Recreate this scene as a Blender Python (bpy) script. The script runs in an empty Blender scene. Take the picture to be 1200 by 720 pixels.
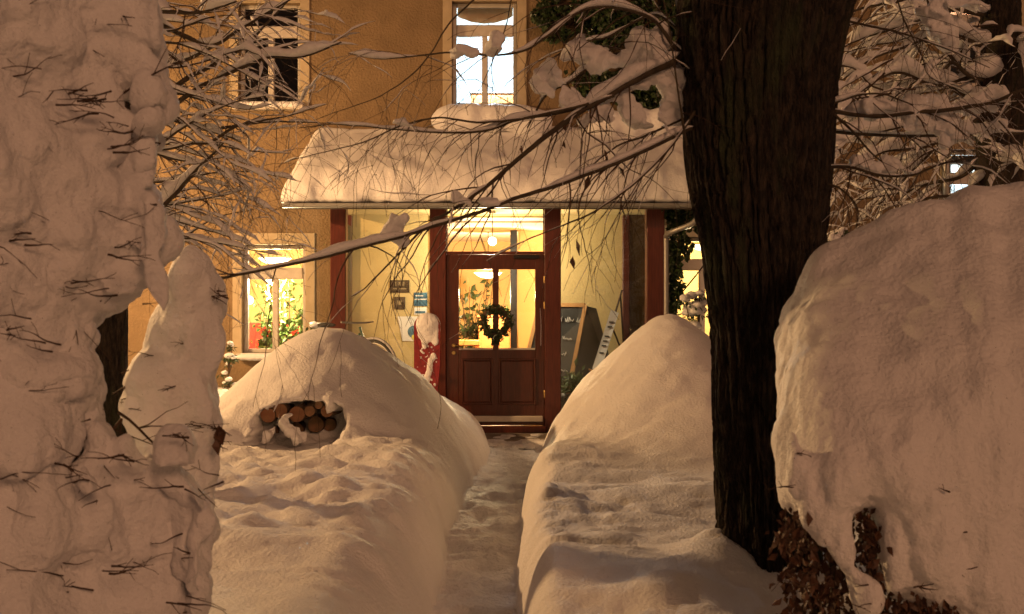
import bpy, math, random
import numpy as np
from mathutils import Vector

random.seed(7)
rng = np.random.default_rng(11)
SC = bpy.context.scene
COL = SC.collection
F, CX, CY, EYE = 1300.0, 600.0, 360.0, 1.6

# ------------------------------------------------------------------ camera
cam = bpy.data.cameras.new('camera')
cam.sensor_width = 36.0
cam.lens = 36.0 * F / 1200.0
cam.clip_start, cam.clip_end = 0.05, 1000.0
cam.dof.use_dof = True
cam.dof.focus_distance = 10.5
cam.dof.aperture_fstop = 6.3
camo = bpy.data.objects.new('camera', cam)
COL.objects.link(camo)
camo.location = (0, 0, EYE)
camo.rotation_euler = (math.radians(90), 0, 0)
SC.camera = camo

# ------------------------------------------------------------------ night sky, soft glow of the town from behind the camera; the key is a street lamp (built below)
SUN_TRAVEL = Vector((-0.36, 0.87, -0.33)).normalized()
SUN_STRENGTH, SUN_COL = 0.74, (1.0, 0.475, 0.235)
W = bpy.data.worlds.new('World')
SC.world = W
W.use_nodes = True
nt = W.node_tree
nt.nodes.clear()
out = nt.nodes.new('ShaderNodeOutputWorld')
sky = nt.nodes.new('ShaderNodeTexSky')
sky.sky_type = 'NISHITA'
sky.sun_disc = False
sky.sun_elevation = math.asin(-SUN_TRAVEL.z)
sky.sun_rotation = math.atan2(-SUN_TRAVEL.x, -SUN_TRAVEL.y)
b1 = nt.nodes.new('ShaderNodeBackground')
b1.inputs['Strength'].default_value = 0.0015
b2 = nt.nodes.new('ShaderNodeBackground')          # low cloud lit by the town
b2.inputs['Color'].default_value = (1.0, 0.47, 0.26, 1)
b2.inputs['Strength'].default_value = 0.085
ad = nt.nodes.new('ShaderNodeAddShader')
nt.links.new(sky.outputs[0], b1.inputs['Color'])
nt.links.new(b1.outputs[0], ad.inputs[0])
nt.links.new(b2.outputs[0], ad.inputs[1])
nt.links.new(ad.outputs[0], out.inputs['Surface'])
sl = bpy.data.lights.new('sun', 'SUN')
sl.energy, sl.color, sl.angle = SUN_STRENGTH, SUN_COL, math.radians(12.0)
so = bpy.data.objects.new('sun', sl)
COL.objects.link(so)
so.location = (-8, -2, 8)
so.rotation_euler = SUN_TRAVEL.to_track_quat('-Z', 'Y').to_euler()
SC.view_settings.view_transform = 'Standard'
SC.view_settings.look = 'None'
SC.view_settings.exposure = 0.0
SC.view_settings.gamma = 1.0
SC.view_settings.use_curve_mapping = False
SC.render.engine = 'CYCLES'
SC.cycles.use_denoising = True
SC.cycles.max_bounces = 8
SC.cycles.transparent_max_bounces = 16
SC.cycles.caustics_reflective = False
SC.cycles.caustics_refractive = False
SC.cycles.sample_clamp_indirect = 6.0

# ------------------------------------------------------------------ helpers
def P(px, py, d):
    return Vector(((px - CX) / F * d, d, EYE + (CY - py) / F * d))

def hsh(i, j, k, seed):
    h = (i.astype(np.uint32) * np.uint32(374761393) + j.astype(np.uint32) * np.uint32(668265263)
         + k.astype(np.uint32) * np.uint32(2147483647) + np.uint32(seed * 977 + 13) * np.uint32(1274126177))
    h = (h ^ (h >> np.uint32(13))) * np.uint32(1274126177)
    h = (h ^ (h >> np.uint32(16))) * np.uint32(2246822519)
    h = h ^ (h >> np.uint32(13))
    return (h & np.uint32(0xffffff)).astype(np.float64) / float(0xffffff)

def vn(p, seed=0):
    p = np.asarray(p, float)
    f = np.floor(p)
    i = f.astype(np.int64)
    t = p - f
    t = t * t * t * (t * (t * 6 - 15) + 10)
    r = 0
    for a in (0, 1):
        for b in (0, 1):
            for c in (0, 1):
                w = (t[:, 0] if a else 1 - t[:, 0]) * (t[:, 1] if b else 1 - t[:, 1]) * (t[:, 2] if c else 1 - t[:, 2])
                r = r + w * hsh(i[:, 0] + a, i[:, 1] + b, i[:, 2] + c, seed)
    return r * 2 - 1

def fbm(p, octv=4, seed=0, gain=0.5):
    p = np.asarray(p, float)
    r, a, s = 0, 1.0, 0
    for o in range(octv):
        r = r + a * vn(p * (2.0 ** o) + o * 17.3, seed + o)
        s += a
        a *= gain
    return r / s

def sst(a, b, x):
    t = np.clip((x - a) / (b - a), 0, 1)
    return t * t * (3 - 2 * t)

ORIG = {}
def origin(o):
    return ORIG.get(o.name, Vector((0, 0, 0)))

def tag(o, label=None, cat=None, group=None, kind=None):
    if label: o['label'] = label
    if cat: o['category'] = cat
    if group: o['group'] = group
    if kind: o['kind'] = kind
    return o

def empty(name, loc, label=None, cat=None, group=None, kind=None):
    o = bpy.data.objects.new(name, None)
    o.empty_display_size = 0.1
    COL.objects.link(o)
    o.location = loc
    ORIG[o.name] = Vector(loc)
    return tag(o, label, cat, group, kind)

def mk(name, verts, faces, mat, parent=None, smooth=False, loc=None):
    """one mesh object from world-space vertices; origin = its thing's base"""
    v = np.array(verts, dtype=float).reshape(-1, 3)
    if parent is not None:
        org = origin(parent)
    elif loc is not None:
        org = Vector(loc)
    else:
        mn, mx = v.min(0), v.max(0)
        org = Vector(((mn[0] + mx[0]) / 2, (mn[1] + mx[1]) / 2, mn[2]))
    v = v - np.array(org)
    me = bpy.data.meshes.new(name)
    me.from_pydata(v.tolist(), [], faces if isinstance(faces, list) else faces.tolist())
    if smooth:
        me.polygons.foreach_set('use_smooth', [True] * len(me.polygons))
    me.update()
    if mat: me.materials.append(mat)
    o = bpy.data.objects.new(name, me)
    COL.objects.link(o)
    if parent is not None:
        o.parent = parent
    else:
        o.location = org
    ORIG[o.name] = org
    return o

def join(*parts):
    V, Fc, n = [], [], 0
    for v, f in parts:
        V.extend([tuple(a) for a in v])
        Fc.extend([tuple(i + n for i in q) for q in f])
        n += len(v)
    return V, Fc

def box(x0, x1, y0, y1, z0, z1, b=0.0):
    """box with chamfered edges when b > 0"""
    if b <= 0:
        v = [(x, y, z) for x in (x0, x1) for y in (y0, y1) for z in (z0, z1)]
        f = [(0, 1, 3, 2), (4, 6, 7, 5), (0, 4, 5, 1), (2, 3, 7, 6), (0, 2, 6, 4), (1, 5, 7, 3)]
        return v, f
    v, idx = [], {}
    X, Y, Z = (x0, x1), (y0, y1), (z0, z1)
    for i in (0, 1):
        for j in (0, 1):
            for k in (0, 1):
                sx, sy, sz = (b if i == 0 else -b), (b if j == 0 else -b), (b if k == 0 else -b)
                idx[i, j, k, 'x'] = len(v); v.append((X[i], Y[j] + sy, Z[k] + sz))
                idx[i, j, k, 'y'] = len(v); v.append((X[i] + sx, Y[j], Z[k] + sz))
                idx[i, j, k, 'z'] = len(v); v.append((X[i] + sx, Y[j] + sy, Z[k]))
    g = lambda i, j, k, a: idx[i, j, k, a]
    f = []
    f.append([g(0, 0, 0, 'x'), g(0, 0, 1, 'x'), g(0, 1, 1, 'x'), g(0, 1, 0, 'x')])
    f.append([g(1, 0, 0, 'x'), g(1, 1, 0, 'x'), g(1, 1, 1, 'x'), g(1, 0, 1, 'x')])
    f.append([g(0, 0, 0, 'y'), g(1, 0, 0, 'y'), g(1, 0, 1, 'y'), g(0, 0, 1, 'y')])
    f.append([g(0, 1, 0, 'y'), g(0, 1, 1, 'y'), g(1, 1, 1, 'y'), g(1, 1, 0, 'y')])
    f.append([g(0, 0, 0, 'z'), g(0, 1, 0, 'z'), g(1, 1, 0, 'z'), g(1, 0, 0, 'z')])
    f.append([g(0, 0, 1, 'z'), g(1, 0, 1, 'z'), g(1, 1, 1, 'z'), g(0, 1, 1, 'z')])
    for a in (0, 1):
        for c in (0, 1):
            f.append([g(a, c, 0, 'x'), g(a, c, 0, 'y'), g(a, c, 1, 'y'), g(a, c, 1, 'x')])
            f.append([g(a, 0, c, 'x'), g(a, 0, c, 'z'), g(a, 1, c, 'z'), g(a, 1, c, 'x')])
            f.append([g(0, a, c, 'y'), g(0, a, c, 'z'), g(1, a, c, 'z'), g(1, a, c, 'y')])
            for d in (0, 1):
                f.append([g(a, c, d, 'x'), g(a, c, d, 'y'), g(a, c, d, 'z')])
    return v, f

def grid_faces(nu, nv, wrap=False):
    f = []
    for i in range(nu - 1):
        for j in range(nv if wrap else nv - 1):
            k = (j + 1) % nv
            f.append((i * nv + j, i * nv + k, (i + 1) * nv + k, (i + 1) * nv + j))
    return f

def frames(pts):
    T = []
    n = len(pts)
    for i in range(n):
        t = pts[min(i + 1, n - 1)] - pts[max(i - 1, 0)]
        T.append(t.normalized() if t.length > 1e-9 else Vector((0, 0, 1)))
    N = []
    ref = Vector((0, 0, 1)) if abs(T[0].z) < 0.9 else Vector((1, 0, 0))
    nrm = T[0].cross(ref).normalized()
    for t in T:
        nrm = (nrm - t * nrm.dot(t))
        nrm = nrm.normalized() if nrm.length > 1e-6 else t.orthogonal().normalized()
        N.append(nrm.copy())
    return T, N

def tube(pts, radii, sides=6, cap=True):
    pts = [Vector(p) for p in pts]
    T, N = frames(pts)
    v = []
    for p, t, n, r in zip(pts, T, N, radii):
        b = t.cross(n)
        for s in range(sides):
            a = 2 * math.pi * s / sides
            v.append(tuple(p + n * (math.cos(a) * r) + b * (math.sin(a) * r)))
    f = grid_faces(len(pts), sides, True)
    if cap:
        f.append(tuple(range(sides))[::-1])
        f.append(tuple((len(pts) - 1) * sides + s for s in range(sides)))
    return v, f

def lathe(prof, c, sides=20, axis='z'):
    v = []
    for r, h in prof:
        for s in range(sides):
            a = 2 * math.pi * s / sides
            if axis == 'z':
                v.append((c[0] + r * math.cos(a), c[1] + r * math.sin(a), c[2] + h))
            else:
                v.append((c[0] + r * math.cos(a), c[1] + h, c[2] + r * math.sin(a)))
    f = grid_faces(len(prof), sides, True)
    f.append(tuple(range(sides))[::-1])
    f.append(tuple((len(prof) - 1) * sides + s for s in range(sides)))
    return v, f

def spline(pts, step=0.04):
    """Catmull-Rom resample"""
    p = [Vector(a) for a in pts]
    if len(p) < 3:
        n = max(2, int((p[1] - p[0]).length / step))
        return [p[0].lerp(p[1], i / n) for i in range(n + 1)]
    q = [p[0] * 2 - p[1]] + p + [p[-1] * 2 - p[-2]]
    o = []
    for i in range(1, len(q) - 2):
        a, b, c, d = q[i - 1], q[i], q[i + 1], q[i + 2]
        n = max(2, int((c - b).length / step))
        for k in range(n):
            t = k / n
            o.append(0.5 * ((2 * b) + (c - a) * t + (2 * a - 5 * b + 4 * c - d) * t * t + (3 * b - a - 3 * c + d) * t ** 3))
    o.append(p[-1])
    return o

ICO = None
def ico():
    global ICO
    if ICO is None:
        import bmesh
        bm = bmesh.new()
        bmesh.ops.create_icosphere(bm, subdivisions=3, radius=1.0)
        ICO = (np.array([v.co[:] for v in bm.verts]), [tuple(v.index for v in f.verts) for f in bm.faces])
        bm.free()
    return ICO

def blobmesh(blobs, voxel, smooth=6, noise=((6.0, 0.02),), seed=0, warp=None, zst=1.0):
    """union of ellipsoids (centre, radii) -> one smooth snow surface with noise"""
    iv, fc = ico()
    V, FF, n = [], [], 0
    for bl_ in blobs:
        c, r = bl_[0], bl_[1]
        w = iv * np.array(r)
        if len(bl_) > 2:                       # bell: flat underside, belly low down
            w[:, 2] = np.where(w[:, 2] < 0, w[:, 2] * .42, w[:, 2])
        V.append(w + np.array(c))
        FF.extend([tuple(i + n for i in q) for q in fc])
        n += len(iv)
    me = bpy.data.meshes.new('tmp')
    me.from_pydata(np.concatenate(V).tolist(), [], FF)
    o = bpy.data.objects.new('tmp', me)
    COL.objects.link(o)
    m = o.modifiers.new('r', 'REMESH'); m.mode = 'VOXEL'; m.voxel_size = voxel
    s = o.modifiers.new('s', 'SMOOTH'); s.factor = 0.5; s.iterations = smooth
    dg = bpy.context.evaluated_depsgraph_get()
    ev = o.evaluated_get(dg)
    em = ev.to_mesh()
    nv = len(em.vertices)
    co = np.empty(nv * 3); em.vertices.foreach_get('co', co); co = co.reshape(-1, 3)
    no = np.empty(nv * 3); em.vertices.foreach_get('normal', no); no = no.reshape(-1, 3)
    faces = [tuple(p.vertices) for p in em.polygons]
    ev.to_mesh_clear()
    bpy.data.objects.remove(o); bpy.data.meshes.remove(me)
    if warp:
        for fr_, am in warp:
            q = co * fr_
            co = co + am * np.stack([vn(q + 11.1, seed + 201), vn(q + 23.7, seed + 202), vn(q + 37.9, seed + 203)], 1)
    for k, (sc_, am) in enumerate(noise):
        q = co * sc_
        q[:, 2] *= zst
        am2 = am * (1 - .85 * np.clip(no[:, 2] * 1.5, 0, 1)) if zst < .5 and k > 0 else am
        co = co + no * (fbm(q, 3, seed + 31 * k) * am2)[:, None]
    return co, faces

def pieces(co, faces):
    """connected pieces of a mesh"""
    par = list(range(len(co)))
    def find(a):
        while par[a] != a:
            par[a] = par[par[a]]; a = par[a]
        return a
    for f in faces:
        r0 = find(f[0])
        for k in f[1:]:
            r1 = find(k)
            if r1 != r0: par[r1] = r0
    grp = {}
    for f in faces: grp.setdefault(find(f[0]), []).append(f)
    out = []
    for fs in grp.values():
        u = sorted({k for f in fs for k in f}); ix = {k: n for n, k in enumerate(u)}
        out.append((np.asarray(co)[u], [tuple(ix[k] for k in f) for f in fs]))
    return out

def mks(name, co, faces, m, parent, smooth=True):
    for v, f in pieces(co, faces):
        if len(v) > 30: mk(name, v, f, m, parent, smooth)

def leaves(points, size, seed=0, fold=0.25, aspect=0.6, droop=0.3, jit=0.4):
    """many small folded leaves; each a two-quad diamond"""
    r = random.Random(seed)
    V, FF = [], []
    for p in points:
        p = Vector(p)
        d = Vector((r.uniform(-1, 1), r.uniform(-1, 1), r.uniform(-1, 1) - droop)).normalized()
        s = size * r.uniform(1 - jit, 1 + jit)
        n = d.cross(Vector((r.uniform(-1, 1), r.uniform(-1, 1), r.uniform(-1, 1))))
        n = n.normalized() if n.length > 1e-4 else d.orthogonal().normalized()
        up = d.cross(n)
        w = s * aspect * 0.5
        k = len(V)
        V += [tuple(p), tuple(p + d * s * .45 + n * w + up * w * fold), tuple(p + d * s), tuple(p + d * s * .45 - n * w + up * w * fold), tuple(p + d * s * .5 - up * w * fold)]
        FF += [(k, k + 4, k + 1), (k + 4, k + 2, k + 1), (k, k + 3, k + 4), (k + 4, k + 3, k + 2)]
    return V, FF

# ------------------------------------------------------------------ materials
def mat(name, col, rough=0.6, **kw):
    m = bpy.data.materials.new(name)
    m.use_nodes = True
    b = m.node_tree.nodes['Principled BSDF']
    b.inputs['Base Color'].default_value = (*col, 1)
    b.inputs['Roughness'].default_value = rough
    for k, v in kw.items():
        b.inputs[k].default_value = v
    return m

def noisy(name, c1, c2, scale, rough=0.7, bump=0.0, bscale=None, stretch=(1, 1, 1), bdist=0.01, detail=6, lo=0.35, hi=0.65):
    """two-tone noise colour with relief"""
    m = mat(name, c1, rough)
    t = m.node_tree
    b = t.nodes['Principled BSDF']
    tc = t.nodes.new('ShaderNodeTexCoord')
    mp = t.nodes.new('ShaderNodeMapping')
    mp.inputs['Scale'].default_value = stretch
    n = t.nodes.new('ShaderNodeTexNoise')
    n.inputs['Scale'].default_value = scale
    n.inputs['Detail'].default_value = detail
    cr = t.nodes.new('ShaderNodeValToRGB')
    cr.color_ramp.elements[0].position = lo
    cr.color_ramp.elements[1].position = hi
    cr.color_ramp.elements[0].color = (*c1, 1)
    cr.color_ramp.elements[1].color = (*c2, 1)
    t.links.new(tc.outputs['Object'], mp.inputs['Vector'])
    t.links.new(mp.outputs[0], n.inputs['Vector'])
    t.links.new(n.outputs['Fac'], cr.inputs['Fac'])
    t.links.new(cr.outputs[0], b.inputs['Base Color'])
    if bump:
        n2 = t.nodes.new('ShaderNodeTexNoise')
        n2.inputs['Scale'].default_value = bscale or scale * 3
        n2.inputs['Detail'].default_value = 5
        t.links.new(mp.outputs[0], n2.inputs['Vector'])
        bp = t.nodes.new('ShaderNodeBump')
        bp.inputs['Strength'].default_value = bump
        bp.inputs['Distance'].default_value = bdist
        t.links.new(n2.outputs['Fac'], bp.inputs['Height'])
        t.links.new(bp.outputs[0], b.inputs['Normal'])
    return m

def emit(name, col, strength):
    m = bpy.data.materials.new(name)
    m.use_nodes = True
    t = m.node_tree
    t.nodes.clear()
    o = t.nodes.new('ShaderNodeOutputMaterial')
    e = t.nodes.new('ShaderNodeEmission')
    e.inputs['Color'].default_value = (*col, 1)
    e.inputs['Strength'].default_value = strength
    t.links.new(e.outputs[0], o.inputs['Surface'])
    return m

def glassmat(name):
    m = bpy.data.materials.new(name)
    m.use_nodes = True
    t = m.node_tree
    t.nodes.clear()
    o = t.nodes.new('ShaderNodeOutputMaterial')
    tr = t.nodes.new('ShaderNodeBsdfTransparent')
    tr.inputs['Color'].default_value = (0.96, 0.97, 0.96, 1)
    g = t.nodes.new('ShaderNodeBsdfGlossy')
    g.inputs['Roughness'].default_value = 0.02
    fr = t.nodes.new('ShaderNodeFresnel')
    fr.inputs['IOR'].default_value = 1.5
    mx = t.nodes.new('ShaderNodeMixShader')
    t.links.new(fr.outputs[0], mx.inputs[0])
    t.links.new(tr.outputs[0], mx.inputs[1])
    t.links.new(g.outputs[0], mx.inputs[2])
    t.links.new(mx.outputs[0], o.inputs['Surface'])
    return m

def snowmat(name, col=(0.84, 0.84, 0.86), b1=0.55, s1=55.0, d1=0.02, b2=0.8, s2=300.0, d2=0.004):
    m = mat(name, col, 0.55)
    t = m.node_tree
    b = t.nodes['Principled BSDF']
    b.inputs['Specular IOR Level'].default_value = 0.25
    tc = t.nodes.new('ShaderNodeTexCoord')
    prev = None
    for st, scl, di in ((b1, s1, d1), (b2, s2, d2)):
        n = t.nodes.new('ShaderNodeTexNoise')
        n.inputs['Scale'].default_value = scl
        n.inputs['Detail'].default_value = 4
        t.links.new(tc.outputs['Object'], n.inputs['Vector'])
        bp = t.nodes.new('ShaderNodeBump')
        bp.inputs['Strength'].default_value = st
        bp.inputs['Distance'].default_value = di
        t.links.new(n.outputs['Fac'], bp.inputs['Height'])
        if prev: t.links.new(prev.outputs[0], bp.inputs['Normal'])
        prev = bp
    t.links.new(prev.outputs[0], b.inputs['Normal'])
    # rare ice crystals that catch the light
    vo = t.nodes.new('ShaderNodeTexVoronoi')
    vo.inputs['Scale'].default_value = 130.0
    t.links.new(tc.outputs['Object'], vo.inputs['Vector'])
    lt = t.nodes.new('ShaderNodeMath'); lt.operation = 'LESS_THAN'; lt.inputs[1].default_value = 0.16
    t.links.new(vo.outputs['Distance'], lt.inputs[0])
    sp = t.nodes.new('ShaderNodeSeparateColor')
    t.links.new(vo.outputs['Color'], sp.inputs[0])
    gt = t.nodes.new('ShaderNodeMath'); gt.operation = 'GREATER_THAN'; gt.inputs[1].default_value = 0.93
    t.links.new(sp.outputs[0], gt.inputs[0])
    mu = t.nodes.new('ShaderNodeMath'); mu.operation = 'MULTIPLY'
    t.links.new(lt.outputs[0], mu.inputs[0]); t.links.new(gt.outputs[0], mu.inputs[1])
    gl = t.nodes.new('ShaderNodeBsdfGlossy'); gl.inputs['Roughness'].default_value = 0.12
    sub = t.nodes.new('ShaderNodeVectorMath'); sub.operation = 'SUBTRACT'; sub.inputs[1].default_value = (0.5, 0.5, 0.5)
    t.links.new(vo.outputs['Color'], sub.inputs[0])
    nz = t.nodes.new('ShaderNodeVectorMath'); nz.operation = 'NORMALIZE'
    t.links.new(sub.outputs[0], nz.inputs[0]); t.links.new(nz.outputs[0], gl.inputs['Normal'])
    mx = t.nodes.new('ShaderNodeMixShader')
    t.links.new(mu.outputs[0], mx.inputs[0]); t.links.new(b.outputs[0], mx.inputs[1]); t.links.new(gl.outputs[0], mx.inputs[2])
    t.links.new(mx.outputs[0], t.nodes['Material Output'].inputs['Surface'])
    return m

M = {}
M['snow'] = snowmat('snow')
M['snow_path'] = snowmat('trampled_snow', (0.82, 0.82, 0.85), 0.8, 30.0, 0.03, 0.6, 260, 0.004)
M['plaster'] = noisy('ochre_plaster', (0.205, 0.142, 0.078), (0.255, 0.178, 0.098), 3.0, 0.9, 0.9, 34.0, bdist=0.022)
M['plaster_lit'] = noisy('lamplit_plaster', (0.58, 0.46, 0.22), (0.63, 0.51, 0.25), 4.0, 0.9, 0.6, 36.0, bdist=0.008)  # facade plaster again, with the porch lamplight put into its colour
M['trim'] = noisy('window_surround', (0.42, 0.34, 0.22), (0.48, 0.39, 0.26), 8, 0.8, 0.3, 50)
M['winpaint'] = noisy('window_paint', (0.52, 0.48, 0.42), (0.58, 0.54, 0.48), 12, 0.5, 0.1, 60)
M['wood'] = noisy('red_brown_wood', (0.075, 0.014, 0.008), (0.115, 0.024, 0.013), 9, 0.38, 0.25, 40, (6, 6, 0.6), 0.004)
M['doorwood'] = noisy('dark_door_wood', (0.058, 0.014, 0.008), (0.090, 0.022, 0.012), 8, 0.32, 0.25, 40, (7, 7, 0.6), 0.004)
M['glass'] = glassmat('glass')
M['bark'] = None
M['twig'] = noisy('twig_bark', (0.035, 0.018, 0.010), (0.075, 0.04, 0.022), 30, 0.8)
M['branch'] = noisy('branch_bark', (0.040, 0.028, 0.018), (0.07, 0.055, 0.035), 25, 0.85, 0.5, 90, bdist=0.004)
M['leaf_brown'] = noisy('dead_leaf', (0.045, 0.018, 0.010), (0.11, 0.050, 0.026), 20, 0.6)
M['ivy'] = noisy('ivy_leaf', (0.020, 0.040, 0.014), (0.045, 0.075, 0.025), 14, 0.35)
M['green'] = noisy('green_leaf', (0.06, 0.12, 0.03), (0.10, 0.17, 0.05), 14, 0.45)
M['metal'] = noisy('zinc', (0.30, 0.30, 0.29), (0.38, 0.38, 0.37), 10, 0.45, Metallic=0) if False else mat('zinc', (0.33, 0.32, 0.30), 0.45, Metallic=0.6)
M['brass'] = mat('brass', (0.55, 0.38, 0.15), 0.3, Metallic=1.0)
M['dark_metal'] = mat('dark_metal', (0.03, 0.03, 0.032), 0.4, Metallic=0.7)
M['stone'] = noisy('threshold_stone', (0.20, 0.17, 0.14), (0.27, 0.23, 0.19), 9, 0.8, 0.4, 60)
M['logbark'] = noisy('log_bark', (0.05, 0.03, 0.02), (0.10, 0.06, 0.035), 18, 0.9, 0.8, 50, bdist=0.01)
M['slate'] = noisy('slate_and_unlit_room', (0.018, 0.02, 0.02), (0.03, 0.033, 0.033), 12, 0.6)
M['pine'] = noisy('pine_frame', (0.50, 0.27, 0.10), (0.58, 0.33, 0.13), 10, 0.5, 0.1, 40, (1, 1, 8))
M['paper'] = mat('paper', (0.80, 0.80, 0.79), 0.6)
M['chalk'] = mat('chalk', (0.75, 0.75, 0.73), 0.9)
M['blue'] = noisy('blue_print', (0.02, 0.08, 0.16), (0.10, 0.25, 0.36), 14, 0.3)
M['red'] = noisy('red_paint', (0.20, 0.010, 0.016), (0.28, 0.020, 0.026), 18, 0.4)
M['redcloth'] = mat('red_cloth', (0.55, 0.03, 0.02), 0.7)
M['orange'] = noisy('orange_wood', (0.55, 0.22, 0.06), (0.62, 0.27, 0.08), 6, 0.45, 0.05, 30, (1, 1, 6))
M['white'] = mat('white_wall', (0.78, 0.76, 0.70), 0.8)
M['cream'] = mat('cream_wall', (0.74, 0.58, 0.30), 0.85)
M['orangewall'] = mat('orange_wall', (0.72, 0.42, 0.12), 0.85)
M['coolwall'] = mat('pale_blue_wall', (0.70, 0.78, 0.84), 0.85)
M['terracotta'] = mat('terracotta', (0.45, 0.18, 0.09), 0.8)
M['ceramic'] = mat('pale_ceramic', (0.65, 0.58, 0.48), 0.4)
M['floorwood'] = noisy('hall_floor', (0.22, 0.12, 0.05), (0.30, 0.17, 0.08), 5, 0.35)
M['rubber'] = mat('rubber', (0.02, 0.02, 0.02), 0.7)
M['roof'] = mat('roof_sheet', (0.16, 0.13, 0.11), 0.6)

def barkmat():
    m = noisy('rough_bark', (0.010, 0.007, 0.005), (0.062, 0.042, 0.028), 17, 0.9, 1.0, 48, (3, 3, 0.8), 0.035, lo=0.40, hi=0.66)
    t = m.node_tree
    b = t.nodes['Principled BSDF']
    cr = [n for n in t.nodes if n.bl_idname == 'ShaderNodeValToRGB'][0]
    tc = [n for n in t.nodes if n.bl_idname == 'ShaderNodeTexCoord'][0]
    n = t.nodes.new('ShaderNodeTexNoise'); n.inputs['Scale'].default_value = 3.2; n.inputs['Detail'].default_value = 7
    mp = t.nodes.new('ShaderNodeMapping'); mp.inputs['Scale'].default_value = (2.2, 2.2, 0.55)
    t.links.new(tc.outputs['Object'], mp.inputs[0]); t.links.new(mp.outputs[0], n.inputs['Vector'])
    r = t.nodes.new('ShaderNodeValToRGB')
    r.color_ramp.elements[0].position = 0.54; r.color_ramp.elements[1].position = 0.72
    t.links.new(n.outputs['Fac'], r.inputs['Fac'])
    mx = t.nodes.new('ShaderNodeMix'); mx.data_type = 'RGBA'
    mx.inputs[7].default_value = (0.040, 0.052, 0.020, 1)
    t.links.new(r.outputs[0], mx.inputs[0]); t.links.new(cr.outputs[0], mx.inputs[6])
    t.links.new(mx.outputs[2], b.inputs['Base Color'])
    return m
M['bark'] = barkmat()

# ------------------------------------------------------------------ ground: snow banks, trodden path, far snow
def XL(y): return np.interp(y, [0, 5.8, 8, 9.4, 10.4, 11.2, 12.6, 14], [-.40, -.40, -.43, -.38, -.31, -.23, -.28, -.45])
def XR(y): return np.interp(y, [0, 4, 6, 8, 10, 12, 13, 14], [.10, .06, .03, .08, .24, .36, .45, .62])

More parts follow.
